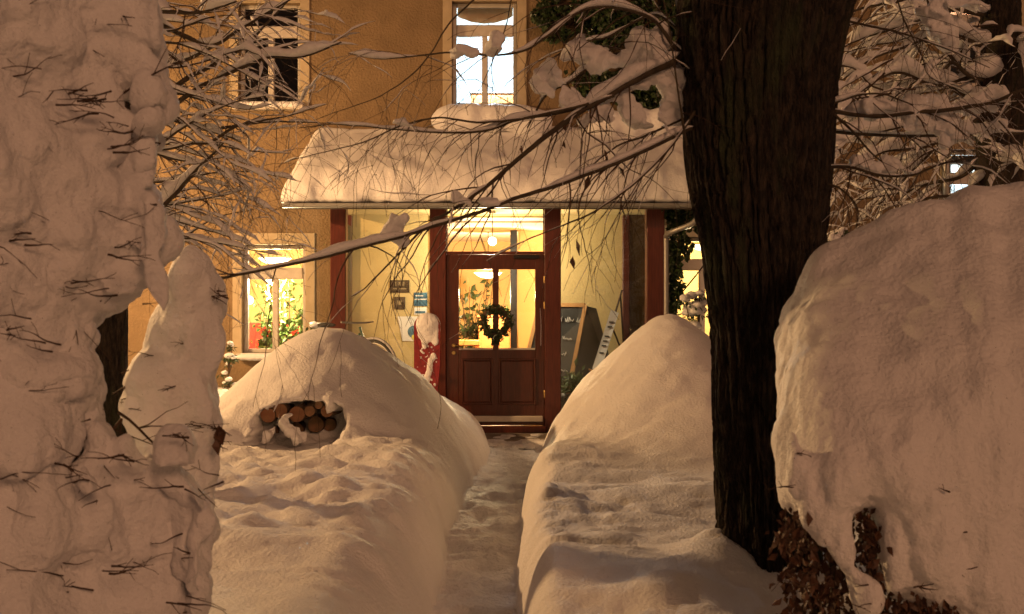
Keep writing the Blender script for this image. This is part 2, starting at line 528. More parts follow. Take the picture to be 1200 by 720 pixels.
def height(x, y):
    p2 = np.stack([x, y, np.zeros_like(x)], 1)
    warp = fbm(p2 * 0.9, 3, 5)
    # left side
    bl = 0.55 + 0.03 * warp + 0.026 * np.sin((y + 0.35 * x + 0.5 * warp) * 4.3) * sst(3.0, 5.0, y) * sst(9.2, 7.8, y) + 0.10 * sst(-2.2, -3.4, x)
    # ridge of the covered woodpile, running towards the door
    ax, ay, az = -1.62, 9.6, 1.43
    dx, dy = x - ax, y - ay
    rx = np.where(dx > 0, 0.93, 0.95)
    ry = np.where(dy < 0, 0.80, 1.45)
    sxw = dx - np.clip(dy, 0, 3) * 0.28
    r = np.sqrt((sxw / rx) ** 2 + (dy / ry) ** 2 + 0.02)
    mound = az + 0.03 - 0.80 * np.power(r, 1.55) / (1 + 0.16 * r)
    bl = bl - 0.13 * np.exp(-((x + 1.72) / 0.42) ** 2 - ((y - 8.35) / 0.42) ** 2)
    hl = np.logaddexp(bl * 11, mound * 11) / 11
    tip = 0.40 * np.exp(-((x + 0.85) / 0.42) ** 2 - ((y - 11.9) / 0.9) ** 2)
    hl = np.logaddexp(hl * 11, (0.25 + tip) * 11) / 11
    hl = np.where(y > 12.6, hl + (np.minimum(hl, 0.50) - hl) * sst(12.6, 13.5, y), hl)
    # right side
    br = 0.46 + 0.03 * warp + 0.034 * np.sin((y - 0.12 * x + 0.35 * warp) * 4.0 + 0.6) * sst(3.2, 4.6, y) * sst(8.6, 7.6, y) + 0.12 * sst(6.0, 8.0, y)
    dx, dy = x - 1.38, y - 10.0
    r = np.sqrt((dx / np.where(dx < 0, 0.98, 1.2)) ** 2 + (dy / np.where(dy < 0, 1.95, 1.6)) ** 2 + 0.02)
    mr = 1.66 - 0.98 * np.power(r, 1.05)
    hr = np.logaddexp(br * 11, mr * 11) / 11
    hr = hr + 0.10 * np.exp(-((x - 0.92) / 0.16) ** 2 - ((y - 4.95) / 0.25) ** 2) - 0.05 * np.exp(-((x - 1.15) / 0.3) ** 2 - ((y - 4.5) / 0.3) ** 2)   # drift around the tree foot
    hr = hr + 0.07 * np.exp(-((x - 0.62) / 0.22) ** 2 - ((y - 4.4) / 0.3) ** 2)
    hr = np.where(y > 12.3, hr + (np.minimum(hr, 0.42) - hr) * sst(12.3, 13.4, y), hr)
    edge = 0.035 * fbm(p2 * 2.3, 3, 9)
    wl = np.interp(y, [0, 6, 9, 12], [0.42, 0.40, 0.50, 0.62])
    wr = np.interp(y, [0, 6, 9, 12], [0.17, 0.16, 0.34, 0.5])
    tl = np.clip((XL(y) + edge - x) / wl, 0, 1)
    tr = np.clip((x - XR(y) - edge) / wr, 0, 1)
    cl = np.sqrt(np.clip(1 - (1 - tl) ** 2, 0, 1)) ** 1.25
    cr = np.sqrt(np.clip(1 - (1 - tr) ** 2, 0, 1)) ** 1.1
    step = 0.040 * fbm(p2 * 8.0, 3, 21) + 0.045 * np.clip(vn(p2 * np.array([5.0, 3.6, 1]), 23), -1, 0.1)
    floor = 0.055 + step * sst(13.3, 12.6, y) - 0.03 * sst(12.7, 13.4, y)
    z = floor + cl * (hl - floor) + cr * (hr - floor)
    bank = np.maximum(cl, cr)
    rough = 0.030 * fbm(p2 * 2.6, 4, 31) + 0.020 * fbm(p2 * 9.0, 3, 33) * sst(-0.4, 0.5, vn(p2 * 0.8, 40)) + 0.006 * fbm(p2 * 22.0, 2, 35)
    steps = np.abs(fbm(np.stack([x * .55, y * 1.9, 0 * x], 1), 3, 47))
    rough = rough - 0.026 * np.exp(-(steps / .10) ** 2) * sst(9.6, 8.4, y)
    lump = (0.075 * np.clip(fbm(p2 * np.array([4.0, 5.5, 1]), 2, 44), 0, 1) + 0.045 * np.clip(fbm(p2 * np.array([9.0, 11.0, 1]), 2, 45), 0, 1)) * sst(0.5, 0.0, x) * sst(3.6, 6.0, y) * sst(9.6, 8.6, y) + 0.03 * np.clip(fbm(p2 * np.array([4.0, 7.0, 1]), 2, 46), 0, 1) * sst(0.0, 0.4, x) * sst(9, 7, y)
    z = z + (rough + lump) * bank
    # outside the garden: gentle snow
    far = sst(14, 30, np.hypot(x, y - 6))
    z = z * (1 - far) + (0.55 + 0.12 * fbm(p2 * 0.05, 3, 3)) * far
    inside = sst(13.35, 13.6, y) * sst(15.6, 15.0, y) * sst(-2.9, -2.6, x) * sst(2.5, 2.2, x)
    z = z * (1 - inside) + 0.0 * inside
    house = sst(15.0, 15.3, y) * sst(40, 38, y) * sst(30, 28, np.abs(x))
    z = z * (1 - house) + (-0.35) * house
    return z

xs = np.unique(np.concatenate([-np.geomspace(4.6, 260, 34), np.arange(-4.6, -0.62, 0.034), np.arange(-0.62, 0.7, 0.02), np.arange(0.7, 4.2, 0.034), np.geomspace(4.2, 260, 34)]))
ys = np.unique(np.concatenate([-np.geomspace(0.5, 200, 26), np.arange(-0.5, 2.5, 0.12), np.arange(2.5, 13.7, 0.03), np.arange(13.7, 15.6, 0.08), np.geomspace(15.6, 300, 30)]))
GX, GY = np.meshgrid(xs, ys)
gx, gy = GX.ravel(), GY.ravel()
gz = height(gx, gy)
HOLE = (-1.73, 0.615, 0.35, 0.225)      # woodpile hollow in the front of the left heap: x, z, half widths
ang = fbm(np.stack([gx * 8, gz * 8, gx * 0], 1), 3, 71)
hy0 = 8.55
e = np.sqrt(((gx - HOLE[0]) / HOLE[2]) ** 2 + ((gz - HOLE[1] - 0.10 * (gx - HOLE[0])) / HOLE[3]) ** 2) + 0.30 * ang
sel = (gy > 8.2) & (gy < 9.35)
gy2 = gy + np.where(sel, 0.65 * sst(1.06, 0.86, e), 0)
gverts = np.stack([gx, gy2, gz], 1)
nx, ny = len(xs), len(ys)
i, j = np.meshgrid(np.arange(ny - 1), np.arange(nx - 1), indexing='ij')
q = np.stack([i * nx + j, i * nx + j + 1, (i + 1) * nx + j + 1, (i + 1) * nx + j], -1).reshape(-1, 4)
fcx = gx[q].mean(1); fcy = gy[q].mean(1)
ispath = (fcx > XL(fcy)) & (fcx < XR(fcy)) & (fcy < 13.3) & (fcy > -0.4)
isleft = (fcx <= XL(fcy)) & (fcx > -4.5) & (fcy > 2.5) & (fcy < 13.3)
isright = (fcx >= XR(fcy)) & (fcx < 4.1) & (fcy > 2.5) & (fcy < 13.3)
def sheet(name, selm, m, label):
    fq = q[selm]
    u, inv = np.unique(fq, return_inverse=True)
    o = mk(name, gverts[u], inv.reshape(-1, 4), m, None, True, (0, 0, 0))
    tag(o, label, None, None, 'structure')
    return o
sheet('path', ispath, M['snow_path'], 'narrow trodden snow path leading to the front door')
sheet('snow_bank', isleft, M['snow'], 'deep snow bank left of the path, rising over the log pile')
sheet('snow_bank', isright, M['snow'], 'deep peaked snow bank right of the path')
sheet('snow_ground', ~(ispath | isleft | isright), M['snow'], 'deep snow lying around the garden')

# ------------------------------------------------------------------ house
YW = 15.2                  # main facade
YG = 14.0                  # porch glazing
def wx(px, d=YW): return (px - CX) / F * d
def wz(py, d=YW): return EYE + (CY - py) / F * d

house = empty('house', (0, YW, 0), 'ochre plastered two storey house behind the snowy garden', 'house')
wins = {   # px outlines of openings on the facade
    'ul': (280, 352, 4, 124), 'uc': (530, 606, 2, 124), 'll': (284, 358, 287, 414),
    'lr': (786, 862, 278, 400), 'rt': (1113, 1190, 176, 300), 'ur': (787, 862, -10, 108), 'rr': (1112, 1190, -6, 100)}
openings = []
for k, (a, b, t, bt) in wins.items():
    openings.append((wx(a), wx(b), wz(bt), wz(t)))
HX0, HX1, HZ1 = wx(509), wx(650), 2.78
openings.append((HX0, HX1, -0.4, HZ1))

def wall_mesh(x0, x1, z0, z1, y, th, ops):
    X = sorted({x0, x1, *[o[0] for o in ops], *[o[1] for o in ops]})
    Z = sorted({z0, z1, *[o[2] for o in ops], *[o[3] for o in ops]})
    parts = []
    def hole(i, j):
        cx, cz = (X[i] + X[i + 1]) / 2, (Z[j] + Z[j + 1]) / 2
        return any(o[0] < cx < o[1] and o[2] < cz < o[3] for o in ops)
    V, FF = [], []
    def quad(*p):
        n = len(V); V.extend(p); FF.append((n, n + 1, n + 2, n + 3))
    for i in range(len(X) - 1):
        for j in range(len(Z) - 1):
            if hole(i, j): continue
            a, b, c, d = X[i], X[i + 1], Z[j], Z[j + 1]
            quad((a, y, c), (b, y, c), (b, y, d), (a, y, d))
            quad((a, y + th, c), (a, y + th, d), (b, y + th, d), (b, y + th, c))
    for o in ops:
        a, b, c, d = o
        quad((a, y, c), (a, y, d), (a, y + th, d), (a, y + th, c))
        quad((b, y, c), (b, y + th, c), (b, y + th, d), (b, y, d))
        quad((a, y, d), (b, y, d), (b, y + th, d), (a, y + th, d))
        quad((a, y, c), (a, y + th, c), (b, y + th, c), (b, y, c))
    return V, FF
HW = (-9.5, 10.5, -0.4, 7.2)
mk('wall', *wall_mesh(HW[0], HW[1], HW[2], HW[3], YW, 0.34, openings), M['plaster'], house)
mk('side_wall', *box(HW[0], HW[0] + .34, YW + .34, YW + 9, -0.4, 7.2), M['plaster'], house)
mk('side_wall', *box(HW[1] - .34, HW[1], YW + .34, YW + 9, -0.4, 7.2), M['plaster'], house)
mk('back_wall', *box(HW[0], HW[1], YW + 9, YW + 9.3, -0.4, 7.2), M['plaster'], house)
rv = [(HW[0] - .5, YW - .6, 7.1), (HW[1] + .5, YW - .6, 7.1), (HW[1] + .5, YW + 9.8, 7.1), (HW[0] - .5, YW + 9.8, 7.1),
      (HW[0] - .5, YW + 4.6, 10.6), (HW[1] + .5, YW + 4.6, 10.6)]
mk('roof', rv, [(0, 1, 5, 4), (2, 3, 4, 5), (0, 4, 3), (1, 2, 5), (0, 3, 2, 1)], M['roof'], house)

# facade plaster inside the porch, coloured brighter as if lit by the lamp
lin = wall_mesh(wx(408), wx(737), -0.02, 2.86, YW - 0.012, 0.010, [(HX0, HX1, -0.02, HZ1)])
mk('porch_back_wall', *lin, M['plaster_lit'], house)

def window(name_px, tr=None, mull=True, depth=0.10, sill=True, label=None, paint='winpaint'):
    a, b, t, bt = wins[name_px]
    x0, x1, z0, z1 = wx(a), wx(b), wz(bt), wz(t)
    y0, y1 = YW + depth, YW + depth + 0.06
    fw = 0.055
    fr = join(box(x0, x0 + fw, y0, y1, z0, z1, .008), box(x1 - fw, x1, y0, y1, z0, z1, .008),
              box(x0 + fw, x1 - fw, y0, y1, z1 - fw, z1, .008), box(x0 + fw, x1 - fw, y0, y1, z0, z0 + fw, .008))
    w = mk('window', *fr, M[paint], house)
    if label: w['label'] = label
    zt = z1 - (z1 - z0) * 0.26
    cx = (x0 + x1) / 2
    mk('transom_bar', *box(x0 + fw, x1 - fw, y0 - .012, y1 - .004, zt - 0.085, zt + 0.075, .01), M[paint], w)
    mk('mullion', *box(cx - 0.042, cx + 0.042, y0 - .008, y1 - .006, z0 + fw, zt - 0.085, .01), M[paint], w)
    yp = (y0 + y1) / 2
    for (p0, p1, r0, r1) in ((x0 + fw, x1 - fw, zt + .075, z1 - fw), (x0 + fw, cx - .042, z0 + fw, zt - .085), (cx + .042, x1 - fw, z0 + fw, zt - .085)):
        mk('pane', *box(p0, p1, yp - .003, yp + .003, r0, r1), M['glass'], w)
    s = 0.13
    sur = join(box(x0 - s, x0 - .002, YW - .025, YW + .02, z0 - .05, z1 + .16, .006), box(x1 + .002, x1 + s, YW - .025, YW + .02, z0 - .05, z1 + .16, .006),
               box(x0 - .002, x1 + .002, YW - .0245, YW + .02, z1 + .002, z1 + .16, .006))
    mk('surround', *sur, M['trim'], w)
    if sill:
        mk('sill', *box(x0 - .06, x1 + .06, YW - .13, YW + depth, z0 - .07, z0 - .004, .008), M[paint], w)
    return w
window('ul', label='unlit upper window behind the left branches')
window('uc', label='upper window glowing bluish white above the porch')
window('ll', label='lit ground floor window left of the porch')
window('lr', label='lit ground floor window right of the porch, beside the ivy')
window('rt', label='lit window at the far right behind branches')
window('ur', label='upper window mostly hidden by the tree trunk')
window('rr', label='unlit upper window at the far right')

# rooms behind the windows; the two unlit ones are coloured dark
def room(x0, x1, y1, z0, z1, mw, mf, mc, back=None):
    y0 = YW + 0.36
    t = 0.06
    mk('room_wall', *box(x0 - t, x0, y0, y1, z0, z1), mw, house)
    mk('room_wall', *box(x1, x1 + t, y0, y1, z0, z1), mw, house)
    mk('room_back_wall', *box(x0 - t, x1 + t, y1, y1 + t, z0, z1), back or mw, house)
    mk('ceiling', *box(x0 - t, x1 + t, y0, y1 + t, z1, z1 + .08), mc, house)
    mk('floor', *box(x0 - t, x1 + t, y0, y1 + t, z0 - .08, z0), mf, house)
room(-4.9, -1.75, 19.0, 0.35, 3.0, M['cream'], M['floorwood'], M['white'])
room(-1.55, 0.62, 20.0, 0.02, HZ1, M['orangewall'], M['floorwood'], M['white'], M['cream'])
room(1.4, 4.4, 18.4, 0.35, 3.0, M['cream'], M['floorwood'], M['cream'])
room(-2.0, 1.2, 18.5, 3.35, 6.3, M['coolwall'], M['floorwood'], M['white'])
room(1.6, 4.0, 18.0, 3.6, 6.3, M['cream'], M['floorwood'], M['white'])
room(-4.9, -2.2, 18.0, 3.35, 6.3, M['slate'], M['slate'], M['slate'])  # unlit room: its darkness is put into near-black walls, floor and ceiling
room(5.6, 8.2, 18.0, 3.7, 6.3, M['slate'], M['slate'], M['slate'])  # second unlit room, coloured black to look dark
room(5.6, 8.2, 18.0, 0.9, 3.6, M['coolwall'], M['floorwood'], M['white'])

def lamp_light(name, loc, power, col, radius, parent):
    l = bpy.data.lights.new(name, 'POINT')
    l.energy, l.color, l.shadow_soft_size = power, col, radius
    o = bpy.data.objects.new(name, l)
    COL.objects.link(o)
    o.location = Vector(loc) - origin(parent)
    o.parent = parent
    return o

def pendant(name, c, top, r, power, col, label, shade='dome', em=14.0):
    t = empty(name, (c[0], c[1], c[2]), label, 'lamp')
    mk('cord', *tube([(c[0], c[1], c[2] + r * .5), (c[0], c[1], top)], [.006, .006], 6), M['dark_metal'], t)
    mk('canopy', *lathe([(.045, -.03), (.045, 0)], (c[0], c[1], top), 14), M['white'], t)
    e = emit(name + '_glow', col, em)
    if shade == 'dome':
        mk('shade', *lathe([(.03, .10), (.10, .09), (r * .8, .045), (r, 0.0), (r * .98, -.004), (r * .7, .035), (.03, .085)], (c[0], c[1], c[2]), 24), M['white'], t, True)
        pr = [(.001, -.085), (r * .5, -.07), (r * .80, -.035), (r * .88, -.006), (.02, .03)]
    else:
        pr = [(r * math.cos(a), r * math.sin(a)) for a in np.linspace(-1.5, 1.5, 10)]
    b = mk('globe', *lathe(pr, (c[0], c[1], c[2]), 20), e, t, True)
    b.visible_shadow = True
    lamp_light(name + '_light', (c[0], c[1], c[2] - r - .12), power, col, 0.06, t)
    return t
WARM = (1.0, 0.72, 0.38)
pendant('porch_lamp', (wx(577, 14.55), 14.55, wz(283, 14.55)), 2.86, .055, 150, (1.0, 0.80, 0.52), 'small bright globe lamp hanging inside the porch over the door', 'globe', 22)
pendant('hall_lamp', (wx(572, 17.0), 17.0, wz(320, 17.0)), HZ1, .22, 330, WARM, 'wide glowing dome lamp hanging in the hall behind the door', 'dome', 14)
pendant('room_lamp', (wx(322, 16.0), 16.0, wz(303, 16.0)), 3.0, .24, 800, WARM, 'bright dome lamp near the ceiling behind the left lit window', 'dome', 20)
pendant('globe_lamp', (wx(292, 17.6), 17.6, wz(352, 17.6)), 3.0, .07, 18, WARM, 'small round lamp glowing low behind the left lit window', 'globe', 14)
pendant('room_lamp', (2.9, 17.0, 2.55), 3.0, .16, 230, (1.0, .78, .42), 'dome lamp lighting the room right of the porch', 'dome', 10)
pendant('ceiling_lamp', (-0.35, 16.8, 5.55), 6.3, .16, 240, (.72, .88, 1.0), 'bluish white lamp in the upstairs room above the porch', 'globe', 10)
pendant('room_lamp', (2.6, 16.8, 5.3), 6.3, .15, 80, WARM, 'warm lamp in the upstairs room behind the tree trunk', 'globe', 10)
pendant('ceiling_lamp', (6.7, 16.8, 3.15), 3.6, .14, 110, (.85, .95, 1.0), 'white lamp in the far right room', 'globe', 10)

# upstairs: festoon blind and orange cupboard
a, b, t_, bt = wins['uc']
bl = []
n = 15
for ii in range(n + 1):
    u = ii / n
    x = wx(a) + .06 + u * (wx(b) - wx(a) - .12)
    sag = 0.10 * (4 * u * (1 - u))
    fold = 0.015 * math.sin(u * 30)
    bl += [(x, YW + .24 + fold, wz(4)), (x, YW + .25 + fold, wz(19) + .06 - sag)]
bf = [(2 * i, 2 * i + 1, 2 * i + 3, 2 * i + 2) for i in range(n)]
tag(mk('window_blind', bl, bf, mat('blind_cloth', (.62, .36, .16), .9), None, True), 'orange swagged blind in the top pane of the upper lit window', 'blind')
cup = empty('cupboard', (wx(585, 17.2), 17.2, 3.35), 'low orange cupboard inside the upper lit window', 'cupboard')
cx0, cx1, ct = wx(552, 17.2), wx(640, 17.2), wz(110, 17.2)
mk('body', *box(cx0, cx1, 17.2, 17.6, 3.35, ct, .01), M['orange'], cup)
mk('top', *box(cx0 - .02, cx1 + .02, 17.17, 17.62, ct + .002, ct + .03, .006), M['winpaint'], cup)
for k in range(2):
    xx = cx0 + .04 + k * (cx1 - cx0) / 2
    mk('door', *box(xx, xx + (cx1 - cx0) / 2 - .06, 17.18, 17.197, 3.42, ct - .04, .006), M['orange'], cup)

# ------------------------------------------------------------------ porch
porch = empty('entrance_porch', (wx(580, YG), YG, 0), 'dark red wooden glazed porch around the front door', 'porch')
def g(px): return wx(px, YG)
def gz_(py): return wz(py, YG)
ztop, zhead = gz_(237), gz_(243)
def post(p0, p1, dy=0.0, y1=0.13):
    mk('post', *box(g(p0), g(p1), YG - .07 + dy, YG + y1, 0.0, ztop - .002, .008), M['wood'], porch)
post(388, 406); post(504, 523); post(638, 657); post(757, 778)
mk('header_beam', *box(g(356), g(826), YG - .085, YG + .14, zhead, gz_(236.5), .006), M['wood'], porch)
for (p0, p1) in ((406, 504), (657, 757)):
    mk('bottom_rail', *box(g(p0) + .002, g(p1) - .002, YG - .04, YG + .06, 0.01, 0.14, .006), M['wood'], porch)
    mk('pane', *box(g(p0) + .002, g(p1) - .002, YG - .004, YG + .004, 0.141, zhead - .001), M['glass'], porch)
# rear posts against the facade, side glazing
for (p0, p1) in ((406, 413), (729, 737)):
    mk('rear_post', *box(wx(p0), wx(p1), YW - .10, YW - .013, 0.0, 2.85, .006), M['wood'], porch)
for xa, s in ((g(397), 1), (g(767), -1)):
    mk('side_pane', *box(xa - .004, xa + .004, YG + .131, YW - .02, 0.14, 2.7), M['glass'], porch)
    mk('side_rail', *box(xa - .03, xa + .03, YG + .131, YW - .02, 0.0, 0.139, .005), M['wood'], porch)
mk('floor_slab', *box(g(385), g(782), YG - .30, YW + .5, -0.05, 0.02, .01), M['stone'], porch)
mk('landing', *box(-.62, .86, 12.95, YG - .302, -.05, .045, .008), M['stone'], porch)
# transom over the door
tx0, tx1 = g(523), g(638)
tz0 = gz_(297)
mk('transom_bar', *box(tx0 + .002, tx1 - .002, YG - .05, YG + .07, tz0 - .015, tz0 + .02, .005), M['wood'], porch)
mk('transom_pane', *box(tx0 + .002, tx1 - .002, YG - .004, YG + .004, tz0 + .021, zhead - .001), M['glass'], porch)
mk('transom_bead', *join(box(tx0 + .003, tx0 + .018, YG - .02, YG + .02, tz0 + .021, zhead - .002), box(tx1 - .018, tx1 - .003, YG - .02, YG + .02, tz0 + .021, zhead - .002)), M['wood'], porch)
# white trim at the inner doorway
mk('inner_door_frame', *join(box(HX0 - .045, HX0 - .002, YW - .04, YW - .013, 0.0, HZ1 + .04), box(HX1 + .002, HX1 + .045, YW - .04, YW - .013, 0.0, HZ1 + .04),
   box(HX0 - .002, HX1 + .002, YW - .0405, YW - .0135, HZ1 + .002, HZ1 + .04)), M['white'], porch)
mk('door_stop', *box(tx0 + .001, tx0 + .03, YG + .01, YG + .05, .106, tz0 - .016), M['wood'], porch)
mk('door_stop', *box(tx1 - .03, tx1 - .001, YG + .01, YG + .05, .106, tz0 - .016), M['wood'], porch)
# door
dx0, dx1, dz0, dz1 = tx0 + .003, tx1 - .003, 0.112, tz0 - .017
Y0, Y1 = YG - .045, YG + .005
px_l, px_r, pz0, pz1 = g(538), g(627), gz_(409), gz_(316)
bx = (g(577.5), g(584.5))
door = mk('door', *join(box(dx0, px_l, Y0, Y1, dz0, dz1, .006), box(px_r, dx1, Y0, Y1, dz0, dz1, .006),
    box(px_l, px_r, Y0 + .001, Y1 - .001, pz1, dz1 - .001, .003), box(px_l, px_r, Y0 + .001, Y1 - .001, dz0 + .001, pz0, .003)), M['doorwood'], porch)
mk('glazing_bar', *box(bx[0], bx[1], Y0 - .006, Y1 - .006, pz0, pz1, .004), M['doorwood'], door)
for (u0, u1) in ((px_l, bx[0]), (bx[1], px_r)):
    mk('pane', *box(u0, u1, YG - .023, YG - .017, pz0, pz1), M['glass'], door)
    wbd = .012
    mk('glazing_bead', *join(box(u0, u1, Y0 - .008, Y0 - .0005, pz0 - .012, pz0 + wbd, .003)), M['winpaint'], door)
zpb, zpt = gz_(474), gz_(420)
for (u0, u1) in ((g(541), g(578)), (g(584), g(628))):
    mk('panel', *box(u0 + .03, u1 - .03, Y0 - .012, Y0 - .0005, zpb + .03, zpt - .03, .010), M['doorwood'], door)
    mk('panel_moulding', *join(box(u0, u0 + .022, Y0 - .018, Y0 - .0005, zpb, zpt, .005), box(u1 - .022, u1, Y0 - .018, Y0 - .0005, zpb, zpt, .005),
        box(u0 + .022, u1 - .022, Y0 - .0175, Y0 - .0005, zpb, zpb + .022, .005), box(u0 + .022, u1 - .022, Y0 - .0175, Y0 - .0005, zpt - .022, zpt, .005)), M['doorwood'], door)
mk('weatherboard', *box(dx0 + .02, dx1 - .02, Y0 - .045, Y0 - .0005, gz_(494), gz_(487), .008), M['winpaint'], door)
mk('closer', *box(g(602), g(632), Y0 - .03, Y0 - .0005, gz_(303.5), gz_(299.5), .004), M['dark_metal'], door)
hx = g(532)
for zz in (gz_(405), gz_(413.5)):
    mk('lock_rose', *lathe([(.020, -.018), (.026, -.010), (.026, 0)], (hx, Y0, zz), 16, 'y'), M['brass'], door)
mk('handle', *tube([(hx, Y0 - .01, gz_(405)), (hx, Y0 - .055, gz_(405)), (hx + .02, Y0 - .06, gz_(405)), (hx + .11, Y0 - .06, gz_(405) - .005)], [.009] * 4, 8), M['brass'], door)
for zz in (gz_(328), gz_(358), gz_(462)):
    mk('hinge', *lathe([(.011, -.045), (.013, -.04), (.013, .04), (.011, .045)], (dx1 + .004, Y0 - .012, zz), 10), M['brass'], door)
mk('threshold', *box(tx0 - .02, tx1 + .02, YG - .12, YG + .10, 0.021, 0.105, .01), M['wood'], porch)
# porch roof, gutter, downpipe
RX0, RX1, RY0, RZ0, RZ1 = wx(334, 13.6), wx(838, 13.6), 13.62, 2.86, 3.46
rvv = [(RX0, RY0, RZ0), (RX1, RY0, RZ0), (RX1, YW - .003, RZ1), (RX0, YW - .003, RZ1), (RX0, RY0, RZ0 - .06), (RX1, RY0, RZ0 - .06), (RX1, YW - .003, RZ1 - .06), (RX0, YW - .003, RZ1 - .06)]
mk('porch_roof', rvv, [(0, 1, 2, 3), (7, 6, 5, 4), (0, 4, 5, 1), (1, 5, 6, 2), (2, 6, 7, 3), (3, 7, 4, 0)], M['roof'], porch)
mk('porch_ceiling', *box(g(392), g(774), YG + .141, YW - .013, 2.861, 2.88), M['plaster_lit'], porch)
gut = []
for xx in (RX0 - .02, RX1 + .02):
    for aa in np.linspace(0, math.pi, 9):
        gut.append((xx, 13.56 - .055 * math.cos(aa), 2.865 - .055 * math.sin(aa)))
    for aa in np.linspace(math.pi, 0, 9):
        gut.append((xx, 13.56 - .048 * math.cos(aa), 2.865 - .048 * math.sin(aa)))
nf = [(k, (k + 1) % 18, 18 + (k + 1) % 18, 18 + k) for k in range(18)] + [tuple(range(18))[::-1], tuple(range(18, 36))]
mk('gutter', gut, nf, M['metal'], porch)
dp = spline([(wx(818, 13.56), 13.56, 2.80), (wx(819, 13.56), 13.56, wz(252, 13.56)), (wx(812, 13.56), 13.58, wz(262, 13.58)), (wx(790, 13.7), 13.72, wz(271, 13.7)), (wx(781, 13.9), 13.88, wz(277, 13.9)), (wx(781, 13.92), 13.92, wz(300, 13.92)), (wx(781, 13.92), 13.92, 0.05)], .05)
mk('downpipe', *tube(dp, [.034] * len(dp), 12), M['metal'], porch, True)
# second downpipe on the facade at the right
tag(mk('downpipe', *tube([(wx(1106), YW - .09, 7.0), (wx(1106), YW - .09, .3)], [.055, .055], 14), M['metal'], None, True), 'dark vertical downpipe on the wall by the far right window', 'downpipe')

# snow on the porch roof
prof = [(13.60, 2.872), (13.54, 2.89), (13.50, 2.95), (13.49, 3.05), (13.52, 3.17), (13.60, 3.28), (13.75, 3.38), (14.0, 3.52), (14.3, 3.66), (14.7, 3.83), (15.0, 3.95), (15.18, 4.02), (15.185, 3.50)]
pr = spline([(0, a, b) for a, b in prof], .045)
nu = 240
V = []
for ii in range(nu + 1):
    u = ii / nu
    ex = min(u, 1 - u) * (RX1 - RX0)
    sc_ = 1.0 if ex > .28 else math.sqrt(max(0.0, 1 - (1 - ex / .28) ** 2)) * .92 + .08
    x = RX0 - .05 + u * (RX1 - RX0 + .10)
    for p in pr:
        rz = RZ0 + (p.y - RY0) / (YW - RY0) * (RZ1 - RZ0) if p.y > RY0 else RZ0
        V.append((x, 13.62 + (p.y - 13.62) * (1 if p.y > 13.62 else .4 + .6 * sc_), rz + .004 + (p.z - rz) * sc_))
V = np.array(V)
nn = fbm(V * np.array([2.2, 2.2, 3.0]), 4, 55)
V[:, 2] += 0.055 * nn * sst(2.88, 3.05, V[:, 2])
V[:, 1] -= 0.05 * fbm(V * np.array([3.5, 2.2, 5.0]), 3, 58) * sst(14.4, 13.8, V[:, 1])
V[:, 2] += 0.02 * fbm(V * np.array([8, 2.2, .1]), 2, 57) * sst(3.0, 2.87, V[:, 2])
ff = grid_faces(nu + 1, len(pr))
ff += [tuple(range(len(pr))), tuple(nu * len(pr) + k for k in range(len(pr)))[::-1]]
o = mk('roof_snow', V, ff, M['snow'], None, True)
tag(o, 'thick blanket of snow on the porch roof', 'snow')
bb = [((wx(p, 14.95), 14.98, wz(yy, 14.95)), (.30, .20, .20)) for p, yy in ((530, 140), (555, 138), (580, 138), (606, 139), (622, 144))]
co, fc = blobmesh(bb, .03, 6, ((5, .03),), 3)
tag(mk('snow_heap', co, fc, M['snow'], None, True), 'heap of bluish lit snow under the upper lit window', 'snow')
co, fc = blobmesh([((wx(p, 14.95), 14.98, wz(yy, 14.95)), (.34, .20, .20)) for p, yy in ((712, 146), (745, 144), (780, 143), (810, 142))], .03, 6, ((5, .03),), 4)
tag(mk('snow_heap', co, fc, M['snow'], None, True), 'heap of snow against the wall under the dark ivy', 'snow')
rr = random.Random(19)
bb = []
for (px, py, n_) in ((612, 524, 9), (624, 517, 8), (585, 522, 6), (590, 512, 6), (630, 511, 5), (596, 531, 8), (620, 531, 8)):
    for _ in range(n_):
        d = 1.555 * F / (py + rr.uniform(-2, 2) - CY)
        bb.append((((px + rr.uniform(-10, 10) - CX) / F * d, d, .046), (rr.uniform(.04, .09), rr.uniform(.05, .12), .010)))
co, fc = blobmesh(bb, .006, 2, ((12, .004),), 20)
tag(mk('thin_snow', co, fc, M['snow_path'], None, True), 'thin patches of snow on the stone landing before the door', 'snow', None, 'stuff')
# snow on window sills
for (p0, p1, py, lab) in ((281, 322, 419, 'snow lying on the sill of the left lit window'), (281, 350, 124, 'snow lying on the sill of the unlit upper window')):
    bb = [((wx(p, 15.12), 15.12, wz(py, 15.12) + .01), (.12, .085, .055)) for p in np.linspace(p0 + 5, p1 - 5, 6)]
    co, fc = blobmesh(bb, .015, 4, ((9, .01),), 5)
    tag(mk('sill_snow', co, fc, M['snow'], None, True), lab, 'snow')

